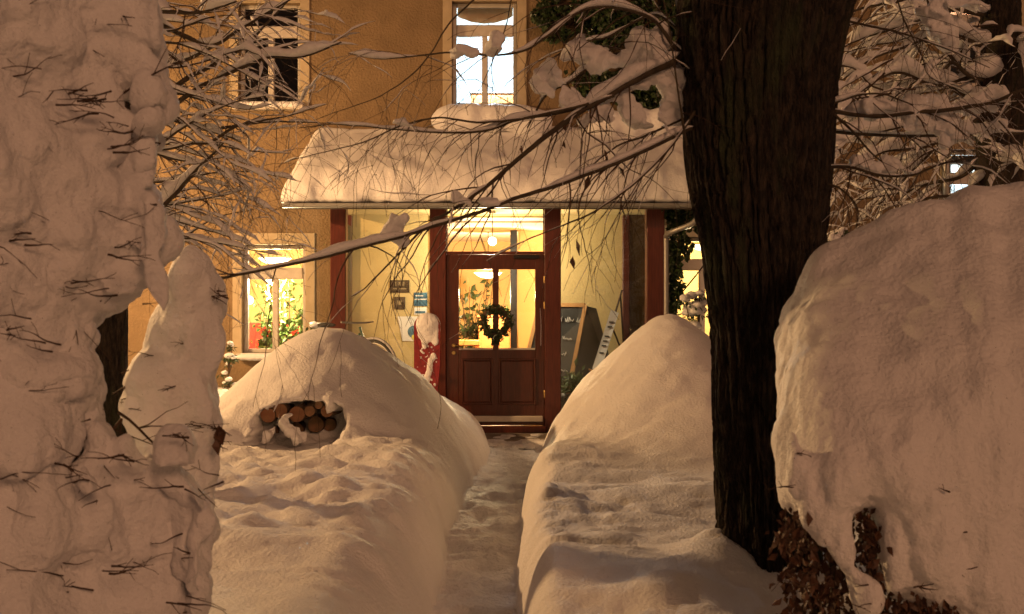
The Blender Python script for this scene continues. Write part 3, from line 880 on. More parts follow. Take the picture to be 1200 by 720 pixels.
# street lamp at the left edge of the garden: the warm key light of the place
LP = (-8.0, 10.8, 4.4)
sl_ = empty('street_lamp', (LP[0] - .9, LP[1], .5), 'street lamp on a grey post at the left edge of the garden', 'lamp')
mk('post', *lathe([(.09, 0), (.09, .5), (.06, .55), (.045, 3.98)], (LP[0] - .9, LP[1], .5), 16), M['metal'], sl_, True)
ap = spline([(LP[0] - .9, LP[1], 4.45), (LP[0] - .7, LP[1], 4.62), (LP[0] - .2, LP[1], 4.64), (LP[0] - .02, LP[1], 4.63)], .06)
mk('arm', *tube(ap, [.028] * len(ap), 10), M['metal'], sl_, True)
mk('hood', *lathe([(.02, .20), (.16, .12), (.24, -.02), (.25, -.02), (.17, .14), (.02, .22)], LP, 28), M['metal'], sl_, True)
mk('bulb', *lathe([(.01, .05), (.06, .06), (.08, .10), (.06, .13), (.03, .15)], LP, 18), emit('sodium_glow', (1.0, .55, .2), 30), sl_, True)
lamp_light('street_light', (LP[0], LP[1], LP[2] - .05), 2900, (1.0, 0.55, 0.22), .09, sl_)

# ------------------------------------------------------------------ things in and around the porch
# plaques and notices on the porch wall
def plaque(px0, px1, py0, py1, m, label, name, cat, glyphs=(), gm=None, thick=.012, shear=0.0, bands=()):
    yb = YW - .013
    x0, x1, z0, z1 = wx(px0), wx(px1), wz(py1), wz(py0)
    v, f = box(x0, x1, yb - thick, yb - .001, z0, z1, .003)
    v = [(a + shear * (z1 - c), b, c) for a, b, c in v]
    t = empty(name, ((x0 + x1) / 2, yb, z0), label, cat)
    mk('board', v, f, m, t)
    for (a0, a1, c0, c1) in glyphs:
        mk('lettering', *box(x0 + (x1 - x0) * a0, x0 + (x1 - x0) * a1, yb - thick - .003, yb - thick - .0003, z0 + (z1 - z0) * c0, z0 + (z1 - z0) * c1), gm, t)
    return t
gm = mat('worn_gilt', (.30, .24, .14), .5)
bronze = noisy('bronze_plaque', (.05, .035, .02), (.09, .06, .035), 20, .4)
plaque(457.5, 480, 328.5, 343, bronze, 'larger dark bronze plaque on the porch wall', 'wall_plaque', 'plaque',
       ((.26, .36, .55, .85), (.44, .56, .55, .85), (.64, .74, .55, .85), (.14, .40, .25, .36), (.46, .86, .25, .36)), gm)
plaque(462, 475, 348, 362.5, bronze, 'small square dark plaque under the larger one', 'wall_plaque', 'plaque', ((.3, .7, .35, .7),), gm)
t = plaque(485, 501, 343, 359, M['blue'], 'blue printed notice on the porch wall', 'notice', 'notice', ((.04, .96, .46, .54), (.12, .7, .72, .8)), M['paper'], .006)
t = plaque(485.5, 500, 360.5, 369, M['paper'], 'small pale notice under the blue one', 'notice', 'notice', ((.1, .9, .2, .5),), M['blue'], .006)
t = plaque(466, 492, 371, 400, M['paper'], 'white poster with a blue and yellow picture on the porch wall', 'poster', 'poster', (), M['blue'], .006, .19)
zc, xc = wz(389), wx(482.5)
mk('print', *lathe([(.03, -.004), (.085, -.002), (.085, 0)], (xc + .03, YW - .0195, zc), 14, 'y'), M['blue'], t)
mk('print', *lathe([(.02, -.004), (.05, -.002), (.05, 0)], (xc + .05, YW - .0205, zc - .07), 12, 'y'), mat('yellow_print', (.7, .6, .1), .6), t)

# red upright board caked in snow, left of the door
yb = 13.62
bx0, bx1 = wx(484.5, yb), wx(517, yb)
bzt, bzb = wz(366, yb), wz(458, yb) - .5
bc = (bx0 + bx1) / 2
pv = []
for s, yy in ((0, yb - .06), (1, yb + .06)):
    ring = []
    for k in range(13):
        a_ = math.pi * k / 12
        ring.append((bc + (bx1 - bx0) / 2 * math.cos(a_) * .94, yy, bzt - .16 + .12 * math.sin(a_)))
    for zz, ww in ((wz(430, yb), .93), (wz(450, yb), .80), (bzb, .66)):
        ring.insert(0, (bc + (bx1 - bx0) / 2 * ww, yy, zz)); ring.append((bc - (bx1 - bx0) / 2 * ww, yy, zz))
    pv += ring
m_ = len(pv) // 2
pf = [tuple(range(m_))[::-1], tuple(range(m_, 2 * m_))] + [(k, (k + 1) % m_, m_ + (k + 1) % m_, m_ + k) for k in range(m_)]
sled = empty('standing_board', (bc, yb, bzb), 'upright red board with rounded top caked in snow beside the door', 'board')
pv = [(a, b, c) for a, b, c in pv]
mk('board', pv, pf, M['red'], sled)
rr = random.Random(3)
bb = [((bc, yb - .01, bzt - .15), (.162, .10, .15)), ((bc + .005, yb - .02, bzt - .22), (.160, .07, .12)), ((bc + .01, yb - .05, bzt - .28), (.14, .03, .10)), ((bc - .03, yb - .062, bzt - .37), (.05, .015, .10)), ((bc + .10, yb - .06, bzt - .34), (.05, .015, .08))]
co, fc = blobmesh(bb, .014, 4, ((8, .010), (22, .006)), 6)
mk('snow_cap', co, fc, M['snow'], sled, True)
bb = [((bc - .02 + .09 * u + rr.uniform(-.01, .01), yb - .062, wz(452, yb) + u * .36), (.04, .016, .05)) for u in np.linspace(0, 1, 8)]
bb += [((bc + rr.uniform(-.12, .13), yb - .06, wz(rr.uniform(395, 452), yb)), (rr.uniform(.006, .016), .008, rr.uniform(.006, .02))) for _ in range(46)]
co, fc = blobmesh(bb, .007, 2, ((22, .006),), 7)
tag(mk('snow_patch', co, fc, M['snow'], sled, True), kind='stuff')
mk('foot', *box(bc - .10, bc + .13, yb - .09, yb + .09, bzb - .12, bzb + .03, .01), M['dark_metal'], sled)

# bicycle behind the left heap: wheels, frame, handlebar
bike = empty('bicycle', (wx(442, 13.3), 13.3, .28), 'snowed in bicycle with a grey tyre behind the left snow bank', 'bicycle')
cz = wz(432, 13.3)
def ringtube(c, R, r, n=40, s=8):
    V = []
    for k in range(n):
        a_ = 2 * math.pi * k / n
        for l in range(s):
            b_ = 2 * math.pi * l / s
            V.append((c[0] + (R + r * math.cos(b_)) * math.cos(a_), c[1] + r * math.sin(b_), c[2] + (R + r * math.cos(b_)) * math.sin(a_)))
    return V, [(k * s + l, ((k + 1) % n) * s + l, ((k + 1) % n) * s + (l + 1) % s, k * s + (l + 1) % s) for k in range(n) for l in range(s)]
bike.rotation_euler = (0, 0, math.radians(-36))
bike.location.y = 12.95
for cxp in (442, 338):
    c = (wx(cxp, 13.3), 13.3, cz)
    w_ = mk('wheel', *ringtube(c, .315, .010), M['metal'], bike, True)
    mk('tyre', *ringtube(c, .337, .019), M['rubber'], w_, True)
    mk('mudguard', *tube([(c[0] + .372 * math.cos(a_), 13.3, c[2] + .372 * math.sin(a_)) for a_ in np.linspace(.15, 2.6, 22)], [.017] * 22, 6), mat('mudguard_paint', (.30, .29, .30), .4), bike, True)
    mk('spokes', *join(*[tube([(c[0], 13.3, c[2]), (c[0] + .31 * math.cos(a_), 13.3, c[2] + .31 * math.sin(a_))], [.0016, .0016], 4) for a_ in np.linspace(0, 6.1, 18)]), M['metal'], w_)
c1, c2 = wx(442, 13.3), wx(338, 13.3)
fr = [tube([(c2, 13.3, cz), (c2 + .42, 13.3, cz - .03), (c1 - .22, 13.3, cz + .42)], [.016] * 3, 8), tube([(c2 + .42, 13.3, cz - .03), (c2 + .28, 13.3, cz + .48)], [.016] * 2, 8),
      tube([(c1, 13.3, cz), (c1 - .22, 13.3, cz + .50)], [.014] * 2, 8), tube([(c2, 13.3, cz), (c2 + .30, 13.3, cz + .40)], [.011] * 2, 8)]
mk('frame', *join(*fr), mat('bicycle_paint', (.05, .10, .07), .35), bike)
mk('handlebar', *tube([(c1 - .26, 13.03, cz + .56), (c1 - .22, 13.2, cz + .55), (c1 - .22, 13.4, cz + .55), (c1 - .26, 13.57, cz + .56)], [.011] * 4, 8), M['metal'], bike)
mk('saddle', *blobmesh([((c2 + .27, 13.3, cz + .52), (.13, .07, .03)), ((c2 + .36, 13.3, cz + .52), (.09, .03, .025))], .012, 3, ((9, .001),), 2), M['rubber'], bike, True)

# door wreath
wc = (wx(581, 13.93), 13.915, wz(377, 13.93))
wr = empty('wreath', (wc[0], wc[1], wc[2] - .22), 'round evergreen wreath hanging on the front door', 'wreath')
pts = []
rr = random.Random(5)
for k in range(1100):
    a_ = rr.uniform(0, 2 * math.pi); b_ = rr.uniform(0, 2 * math.pi); r_ = .052 * math.sqrt(rr.random())
    pts.append((wc[0] + (.158 + r_ * math.cos(b_)) * math.cos(a_), wc[1] + r_ * math.sin(b_) * .7, wc[2] + (.158 + r_ * math.cos(b_)) * math.sin(a_)))
for k in range(110):
    pts.append((wc[0] + rr.uniform(-.05, .07), wc[1] + rr.uniform(-.03, .02), wc[2] - .21 + rr.uniform(-.05, .05)))
mk('ring', *ringtube(wc, .158, .032, 30, 8), M['twig'], wr, True)
o = mk('greenery', *leaves(pts, .05, 5, .2, .45), M['ivy'], wr)
tag(o, kind='stuff')
mk('bow', *join(tube(spline([(wc[0] - .01, wc[1] - .05, wc[2] - .17), (wc[0] - .04, wc[1] - .06, wc[2] - .25), (wc[0] - .02, wc[1] - .05, wc[2] - .30)], .02), [.008] * len(spline([(wc[0] - .01, wc[1] - .05, wc[2] - .17), (wc[0] - .04, wc[1] - .06, wc[2] - .25), (wc[0] - .02, wc[1] - .05, wc[2] - .30)], .02)), 6)), M['ivy'], wr)

# chalkboard behind the right pane
cb = empty('chalkboard', (wx(672, 14.6), 14.6, .03), 'folding chalkboard with pale wooden frame and white handwriting', 'chalkboard')
d = 14.55
def face(c00, c10, c11, c01, th, inset=0.0):
    """slab from four corners (ll, lr, ur, ul), thickness along +y side normal"""
    c = [Vector(v) for v in (c00, c10, c11, c01)]
    n = (c[1] - c[0]).cross(c[3] - c[0]).normalized()
    if inset:
        m_ = sum(c, Vector()) / 4
        c = [v + (m_ - v).normalized() * inset * 1.4 for v in c]
    v = [tuple(a) for a in c] + [tuple(a - n * th) for a in c]
    return v, [(0, 1, 2, 3), (7, 6, 5, 4), (0, 4, 5, 1), (1, 5, 6, 2), (2, 6, 7, 3), (3, 7, 4, 0)], n
ul, ur = P(632, 357.5, 14.72), P(686, 358, 14.55)
ll, lr = P(606, 470, 14.58), P(663, 474, 14.36)
ll.z = max(ll.z, .03); lr.z = max(lr.z, .03)
def strip(a, b, w_, nn_, th=.022):
    a, b = Vector(a), Vector(b)
    t_ = (b - a).normalized(); s_ = t_.cross(nn_).normalized() * w_ * .5
    c = [a - s_, b - s_, b + s_, a + s_]
    v = [tuple(p + nn_ * th * .5) for p in c] + [tuple(p - nn_ * th * .5) for p in c]
    return v, [(0, 1, 2, 3), (7, 6, 5, 4), (0, 4, 5, 1), (1, 5, 6, 2), (2, 6, 7, 3), (3, 7, 4, 0)]
v, f, n_ = face(ll, lr, ur, ul, .012)
mk('slate', v, f, M['slate'], cb)
fr_ = [strip(ll, ul, .05, n_), strip(lr, ur, .05, n_), strip(ul, ur, .05, n_, .024), strip(ll, lr, .05, n_, .024)]
for k in fr_: mk('frame_rail', *k, M['pine'], cb)
# rear leaf of the A-frame
ru, rl = P(699, 362, 14.95), P(728, 470, 15.05)
rl.z = max(.03, rl.z)
v, f, n2 = face(P(668, 470, 14.95), rl, ru, P(687, 359, 14.62), .018)
mk('rear_leaf', v, f, M['slate'], cb)
# chalk handwriting
lines = []
rr = random.Random(9)
for li, (v0, u0, u1) in enumerate(((.845, .42, .93), (.66, .46, .90), (.50, .44, .86), (.34, .48, .84), (.18, .50, .90))):
    u = u0
    while u < u1:
        wl_ = rr.uniform(.10, .24)
        pts = []
        nn_ = int(wl_ / .012)
        for k in range(nn_):
            uu = min(u + k * .012, .95)
            hh = .012 * math.sin(k * 1.9 + li) + rr.uniform(-.008, .008) + (.022 if rr.random() < .14 else 0)
            pts.append(ll.lerp(lr, uu).lerp(ul.lerp(ur, uu), v0 + hh - .03 * (uu - .5)) + n_ * .006)
        if len(pts) > 2:
            lines.append(tube(pts, [.0042] * len(pts), 4))
        u += wl_ + .05
mk('chalk_writing', *join(*lines), M['chalk'], cb)

# white sheet on an easel
es = empty('sign_easel', (wx(706, 14.5), 14.5, .03), 'white menu sheet leaning on a dark wooden easel behind the right pane', 'sign')
s0, s1, s2, s3 = P(694, 432, 14.42), P(703, 437, 14.38), P(725, 367, 14.5), P(716, 363, 14.52)
v, f, n3 = face(s0, s1, s2, s3, .012)
mk('sheet', v, f, M['paper'], es)
gl_ = []
for vv in (.80, .72, .56, .48, .40, .28):
    gl_.append(strip(s0.lerp(s3, vv).lerp(s1.lerp(s2, vv), .25) + n3 * .003, s0.lerp(s3, vv + .03).lerp(s1.lerp(s2, vv + .03), .75) + n3 * .003, .02, n3, .003))
mk('print', *join(*gl_), M['slate'], es)
top = P(724, 352, 14.55)
for a_, b_ in ((P(729, 340, 14.56), P(690, 470, 14.5)), (P(718, 385, 14.56), P(736, 430, 15.0)), (P(727, 345, 14.56), P(735, 470, 14.6))):
    b_.z = max(.03, b_.z)
    mk('leg', *tube([a_, b_], [.012, .012], 8), M['twig'], es)
mk('ledge', *strip(P(690, 433, 14.40), P(708, 440, 14.36), .05, Vector((0, 0, 1)), .02), M['pine'], es)

# potted plant below the chalkboard
pc = Vector((wx(672, 14.25), 14.27, .03))
pot = empty('potted_plant', pc, 'dark round pot with a bright green plant behind the right pane', 'plant')
mk('pot', *lathe([(.13, 0), (.20, .10), (.235, .26), (.225, .40), (.20, .47), (.185, .47), (.19, .40)], pc, 24), M['dark_metal'], pot, True)
rr = random.Random(8)
pts = [(pc.x + rr.gauss(0, .075), pc.y + rr.gauss(0, .07), pc.z + .50 + abs(rr.gauss(0, .10))) for _ in range(170)]
o = mk('foliage', *leaves(pts, .10, 8, .3, .5, -.5), M['green'], pot); tag(o, kind='stuff')
stems = [tube([(pc.x, pc.y, pc.z + .4), (pc.x + rr.uniform(-.12, .12), pc.y + rr.uniform(-.1, .1), pc.z + rr.uniform(.55, .72))], [.006, .003], 5) for _ in range(12)]
mk('stem', *join(*stems), M['green'], pot)

# hall: plant, counter, pillar, pictures
def ficus(name, c, h, w, n, label, potm, seed, leafm, lsize=.10):
    t = empty(name, c, label, 'plant')
    c = Vector(c)
    mk('pot', *lathe([(.13, 0), (.17, .26), (.18, .30), (.15, .30), (.15, .27)], c, 20), potm, t, True)
    r = random.Random(seed)
    st, pts = [], []
    for k in range(16):
        e_ = c + Vector((r.uniform(-w, w), r.uniform(-w, w) * .6, r.uniform(h * .45, h)))
        mid = c.lerp(e_, .5) + Vector((r.uniform(-.05, .05), 0, .08))
        sp_ = spline([c + Vector((0, 0, .26)), mid, e_], .08)
        st.append(tube(sp_, np.linspace(.012, .004, len(sp_)), 5))
        for _ in range(n // 16):
            q_ = sp_[r.randrange(len(sp_) // 3, len(sp_))]
            pts.append(q_ + Vector((r.gauss(0, .07), r.gauss(0, .06), r.gauss(0, .07))))
    mk('stem', *join(*st), M['twig'], t)
    o_ = mk('foliage', *leaves(pts, lsize, seed, .3, .5, .6), leafm, t); tag(o_, kind='stuff')
    return t
ficus('hall_plant', (wx(556, 18.6), 18.6, .02), 2.15, .36, 320, 'tall house plant in a pale pot in the hall', M['ceramic'], 12, M['ivy'], .14)
ct = empty('counter', (wx(578, 17.8), 17.8, .02), 'orange wooden counter in the lit hall', 'counter')
mk('body', *box(wx(561, 17.8), wx(600, 17.8), 17.8, 18.35, .02, wz(372, 17.8), .01), M['orange'], ct)
mk('top', *box(wx(559, 17.8), wx(602, 17.8), 17.76, 18.4, wz(372, 17.8) + .001, wz(370, 17.8) + .012, .006), M['orange'], ct)
mk('front_panel', *box(wx(564, 17.8), wx(597, 17.8), 17.785, 17.799, .12, wz(376, 17.8), .005), M['orange'], ct)
lo_ = empty('bench', (wx(545, 17.2), 17.2, .02), 'low orange bench at the left of the hall', 'bench')
mk('seat', *box(wx(530, 17.2), wx(561, 17.2), 17.2, 17.6, wz(405, 17.2), wz(399, 17.2), .008), M['orange'], lo_)
for xx in (wx(532, 17.2), wx(558, 17.2)):
    mk('leg', *box(xx - .02, xx + .02, 17.22, 17.58, .02, wz(405, 17.2) - .001, .004), M['orange'], lo_)
pl_ = mk('door_post', *box(wx(598, 17.0), wx(606, 17.0), 17.0, 17.12, .02, HZ1 - .001, .006), M['dark_metal'], house)
pl_['label'] = 'dark grey post inside the hall'
mk('partition', *box(wx(607, 17.05), .619, 17.02, 17.10, .02, HZ1 - .001), M['cream'], house)
rr = random.Random(4)
bt_ = []
for k in range(3):
    xx = wx(584 + k * 5, 18.05); zz = wz(371, 17.8) + .03
    hh = rr.uniform(.10, .26)
    tag(mk('bottle', *lathe([(.028, 0), (.03, .01), (.03, hh * .6), (.011, hh * .8), (.011, hh)], (xx, 18.0 + .04 * (k % 3), wz(370, 17.8) + .013), 10), (M['redcloth'], M['brass'], M['green'])[k % 3], None, True),
        ('small red bottle on the hall counter', 'small brass coloured bottle on the hall counter', 'small green bottle on the hall counter')[k], 'bottle', 'bottles on the hall counter')
# left room: plants, red chairs
ficus('fig_plant', (wx(338, 16.2), 16.2, .36), 1.75, .42, 700, 'large leafy plant filling the right half of the left lit window', M['terracotta'], 21, M['green'], .11)
ficus('fig_plant', (wx(314, 16.5), 16.5, .36), 1.45, .22, 220, 'slimmer leafy plant in the left half of the left lit window', M['terracotta'], 22, M['green'], .10)
def chair(c, label, w=.46):
    t = empty('chair', c, label, 'chair', 'red chairs in the left room')
    x, y, z = c
    mk('seat', *box(x - w / 2, x + w / 2, y - w / 2, y + w / 2, z + .42, z + .48, .015), M['redcloth'], t)
    mk('backrest', *box(x - w / 2, x + w / 2, y + w / 2 - .05, y + w / 2 + .02, z + .481, z + 1.0, .015), M['redcloth'], t)
    for a_ in (-1, 1):
        for b_ in (-1, 1):
            mk('leg', *box(x + a_ * (w / 2 - .03) - .02, x + a_ * (w / 2 - .03) + .02, y + b_ * (w / 2 - .03) - .02, y + b_ * (w / 2 - .03) + .02, z, z + .419, .004), M['orange'], t)
    return t
chair((wx(296, 16.9), 16.9, .36), 'red chair at the left edge of the left lit window', .5)
chair((wx(343, 17.2), 17.2, .36), 'red chair behind the large plant in the left room', .6)
tb = empty('table', (wx(306, 17.6), 17.6, .36), 'table with red cloth inside the left lit window', 'table')
mk('tabletop', *box(wx(284, 17.6), wx(322, 17.6), 17.6, 18.2, 1.10, 1.15, .01), M['paper'], tb)
mk('tablecloth', *box(wx(283.5, 17.6), wx(322.5, 17.6), 17.58, 18.22, .80, 1.099, .01), M['redcloth'], tb)
mk('leg', *lathe([(.22, 0), (.05, .04), (.05, .44)], (wx(303, 17.6), 17.9, .36), 12), M['orange'], tb)

# ------------------------------------------------------------------ woodpile in the hollow
wp = []
k = 0
rr = random.Random(14)
logs = [(314, 487, 9, 'uppermost log end at the left of the snow hollow'), (328, 482, 9, 'reddish log end second from the left under the snow lip'), (348, 486, 10, 'largest oval log end in the middle of the snow hollow'),
        (363, 482, 6.5, 'small round log end right of the largest one'), (373.5, 475, 5, 'smallest log end, highest at the right of the hollow'), (383, 482, 7.5, 'pale log end at the right tip of the snow hollow'),
        (370, 497, 10, 'dark log deep in the hollow below the right log ends'), (318, 506, 9, 'dark log at the lower left of the hollow'), (346, 505, 10, 'dark log end beneath the largest log'),
        (330, 518, 9, 'dark log at the bottom of the hollow'), (304, 500, 8, 'dark log wedged at the left rim of the hollow'), (354, 518, 9, 'dark log low in the middle, right of the fallen snow'),
        (386, 498, 8, 'dark log under the pale log at the right tip'), (313, 520, 8, 'lowest dark log at the left corner of the hollow')]
for (px, py, rad, llab) in logs:
    d = 8.97 + rr.uniform(-.06, .06) + (0.22 if py > 490 else -.06)
    c = P(px, py, d)
    R = rad / F * d
    t = empty('log', c, None, None)
    nseg = 18
    prof_r = [R * (1 + .10 * vn(np.array([[math.cos(2 * math.pi * s / nseg) * 1.5, math.sin(2 * math.pi * s / nseg) * 1.5, k * 3.3]]), 3)[0]) for s in range(nseg)]
    v, ln = [], .42
    tilt = (rr.uniform(-.12, .12), rr.uniform(-.05, .1))
    for yy in (0, .004, ln):
        for s in range(nseg):
            a_ = 2 * math.pi * s / nseg
            sc2 = .96 if yy == 0 else 1
            v.append((c.x + prof_r[s] * sc2 * math.cos(a_) + tilt[0] * yy, c.y + yy, c.z + prof_r[s] * sc2 * math.sin(a_) + tilt[1] * yy))
    mk('bark', v, grid_faces(3, nseg, True) + [tuple(range(2 * nseg, 3 * nseg))], M['logbark'], t, False)
    v2 = [(c.x + prof_r[s] * .93 * math.cos(2 * math.pi * s / nseg), c.y - .004, c.z + prof_r[s] * .93 * math.sin(2 * math.pi * s / nseg)) for s in range(nseg)]
    v2 += [(p[0], p[1] + .02, p[2]) for p in v2]
    m_ = noisy('log_end_%d' % k, (.13 + rr.uniform(-.06, .05), .065, .035), (.22, .115, .06), 14, .8, .4, 60, bdist=.004)
    mk('cut_end', v2, [tuple(range(nseg))[::-1]] + [(a_, (a_ + 1) % nseg, nseg + (a_ + 1) % nseg, nseg + a_) for a_ in range(nseg)], m_, t)
    tag(t, llab, 'log', 'logs in the snow covered pile')
    k += 1
bb = [(P(334 + 13 * u, 489 + 26 * u, 8.80), (.030 + .022 * u, .06, .035)) for u in np.linspace(0, 1, 7)] + [(P(321 - 9 * u, 503 + 9 * u, 8.82), (.028, .05, .025)) for u in np.linspace(0, 1, 4)]
co, fc = blobmesh(bb, .010, 3, ((14, .03), (30, .012)), 8, warp=((9, .05), (24, .015)))
tag(mk('snow_clump', co, fc, M['snow'], None, True), 'snow fallen between the log ends', 'snow')

# ------------------------------------------------------------------ trees
class Tw:
    """collects thin tubes and the snow lying on them"""
    def __init__(s): s.tv, s.tf, s.sv, s.sf, s.n, s.m = [], [], [], [], 0, 0
    def add(s, v, f): s.tv.extend(v); s.tf.extend([tuple(i + s.n for i in q) for q in f]); s.n += len(v)
    def snow(s, v, f): s.sv.extend(v); s.sf.extend([tuple(i + s.m for i in q) for q in f]); s.m += len(v)

def snowtube(pts, radii, base, seed, sides=9, cover=0.35, freq=9.0, maxs=2.4, wid=0.62):
    """rounded ridge of snow on the upper side of a branch, with lumps and bare gaps"""
    pts = [Vector(p) for p in pts]
    L, acc = [0.0], 0.0
    for a, b in zip(pts, pts[1:]):
        acc += (b - a).length; L.append(acc)
    q = np.array([[l * freq, seed * 7.7, 0] for l in L])
    q2 = np.array([[l * freq * .35, seed * 3.1, 5] for l in L])
    nz = fbm(q, 2, 61) * .6 + vn(q2, 62) * .7
    n = len(pts)
    s = []
    for i in range(n):
        t = (pts[min(i + 1, n - 1)] - pts[max(i - 1, 0)])
        hor = math.hypot(t.x, t.y) / max(t.length, 1e-6)
        endf = min(1.0, min(i, n - 1 - i) / 3.0)
        s.append(base * max(0.0, min(maxs, nz[i] * 1.5 + cover)) * sst(.45, .85, hor) * endf)
    out = []
    i = 0
    while i < n:
        if s[i] < base * .05: i += 1; continue
        k = i
        while k < n and s[k] >= base * .05: k += 1
        a, b = max(0, i - 1), min(n, k + 1)
        if b - a >= 3:
            V, FF = [], []
            for w in range(a, b):
                p = pts[w]
                t = (pts[min(w + 1, n - 1)] - pts[max(w - 1, 0)]).normalized()
                nr = t.cross(Vector((0, 0, 1)))
                nr = nr.normalized() if nr.length > 1e-4 else Vector((1, 0, 0))
                u = nr.cross(t).normalized()
                th = max(s[w], 0.0006)
                hw = th * wid + min(radii[w] * .8, th * 2)
                hh = th * .62
                c = p + u * (radii[w] * .55 + hh * .72)
                for sd in range(sides):
                    an = 2 * math.pi * sd / sides
                    ss, cc = math.sin(an), math.cos(an)
                    V.append(tuple(c + nr * (hw * cc) + u * (hh * ss * (1.0 if ss > 0 else .8))))
            FF = grid_faces(b - a, sides, True) + [tuple(range(sides))[::-1], tuple((b - a - 1) * sides + z for z in range(sides))]
            out.append((V, FF))
        i = k
    return join(*out) if out else None

def grow(tw, start, dirv, length, r0, r, level, maxlevel, droop=.25, wob=.35, snow=.012, kids=(3, 6), cover=.2, kidlen=(.3, .6), step=None):
    n = max(4, int(length / (step or .045)))
    st = length / n
    p = Vector(start); d = Vector(dirv).normalized()
    pts = [p.copy()]
    for _ in range(n):
        d = (d + Vector((r.gauss(0, wob), r.gauss(0, wob), r.gauss(0, wob) - droop)) * .16).normalized()
        p = p + d * st
        pts.append(p.copy())
    rad = [max(.0009, r0 * (1 - .8 * i / n)) for i in range(n + 1)]
    tw.add(*tube(pts, rad, 5 if r0 > .004 else 4, False))
    if snow > 0 and (r.random() < .7 or level == 0):
        sv = snowtube(pts, rad, snow, r.random() * 100, 7, cover, 14)
        if sv: tw.snow(*sv)
    if level < maxlevel:
        for _ in range(r.randint(*kids)):
            i = r.randrange(n // 5, n)
            t = (pts[i + 1] - pts[i]).normalized()
            side = Vector((r.gauss(0, 1), r.gauss(0, 1), r.gauss(0, .8)))
            side = (side - t * side.dot(t)).normalized()
            grow(tw, pts[i], t * .75 + side * .8, length * r.uniform(*kidlen), rad[i] * .62, r, level + 1, maxlevel, droop, wob, snow * .7, kids, cover - .05, kidlen, step)
    return pts

def branch(tree, pix, d0, d1, r0, r1, snow, seed, tw, rnd, ntw=8, twlen=(.15, .45), cover=.5, droop=.7, maxs=2.4, wid=.62, freq=7.0, lv=1, twsnow=.25, twcov=.0):
    n = len(pix)
    P3 = [P(px, py, d0 + (d1 - d0) * k / (n - 1)) for k, (px, py) in enumerate(pix)]
    pts = spline(P3, .022)
    m_ = len(pts)
    rad = [r0 + (r1 - r0) * k / (m_ - 1) for k in range(m_)]
    q = np.array([[p.x * 16, p.y * 16, p.z * 16] for p in pts])
    off = .0035 * fbm(q, 2, seed)
    pts = [p + Vector((0, 0, float(o_))) for p, o_ in zip(pts, off)]
    b = mk('branch', *tube(pts, rad, 8), M['branch'], tree, True)
    if snow:
        sv = snowtube(pts, rad, snow, seed * 1.37 + .5, 12, cover, freq, maxs, wid)
        if sv: mks('branch_snow', sv[0], sv[1], M['snow'], b)
    for _ in range(ntw):
        i = rnd.randrange(m_ // 8, m_ - 1)
        t = (pts[i + 1] - pts[i]).normalized()
        sd = Vector((rnd.uniform(-1, 1), rnd.uniform(-.8, .8), rnd.uniform(-1, .5)))
        grow(tw, pts[i], t * .6 + sd * .9, rnd.uniform(*twlen), rad[i] * .5 if rad[i] < .008 else .0042, rnd, 0, lv, droop, .8, snow * twsnow, (1, 3), twcov)
    return b

def trunk_mesh(pr, sides, seed, amp, lean_noise=.0):
    """pr: list of (centre Vector, radius) from bottom to top; bark ridges as real relief"""
    C = spline([p[0] for p in pr], .014 if sides > 200 else .03)
    zc = [p[0].z for p in pr]; rc = [p[1] for p in pr]
    n = len(C)
    V = np.zeros((n * sides, 3))
    A = np.linspace(0, 2 * math.pi, sides, endpoint=False)
    for i_, c in enumerate(C):
        r = np.interp(c.z, zc, rc)
        V[i_ * sides:(i_ + 1) * sides, 0] = c.x + r * np.cos(A)
        V[i_ * sides:(i_ + 1) * sides, 1] = c.y + r * np.sin(A)
        V[i_ * sides:(i_ + 1) * sides, 2] = c.z
    R = np.tile(np.stack([np.cos(A), np.sin(A), 0 * A], 1), (n, 1))
    q = np.stack([R[:, 0] * 7.5, R[:, 1] * 7.5, V[:, 2] * 3.2], 1)
    q = q + .35 * vn(q * .8 + 4, seed)[:, None]
    n1 = np.abs(vn(q * 1.25, seed + 1)); n2 = np.abs(vn(q * np.array([2.8, 2.8, 2.2]), seed + 2))
    big = fbm(np.stack([R[:, 0] * 1.6, R[:, 1] * 1.6, V[:, 2] * 1.3], 1), 2, seed + 3)
    n3 = np.abs(vn(q * np.array([6.5, 6.5, 5.0]) + 3, seed + 6)); n4 = vn(q * np.array([12, 12, 14.0]) + 9, seed + 7)
    n1 = n1 * .75 + .35 * n3 + .10 * n4
    disp = amp * (np.minimum(n1 * 2.2, .8) - .5) + amp * .45 * (np.minimum(n2 * 2, .8) - .4) + amp * 1.1 * big
    V += R * disp[:, None]
    f = grid_faces(n, sides, True) + [tuple(range(sides))[::-1], tuple((n - 1) * sides + s for s in range(sides))]
    return V, f

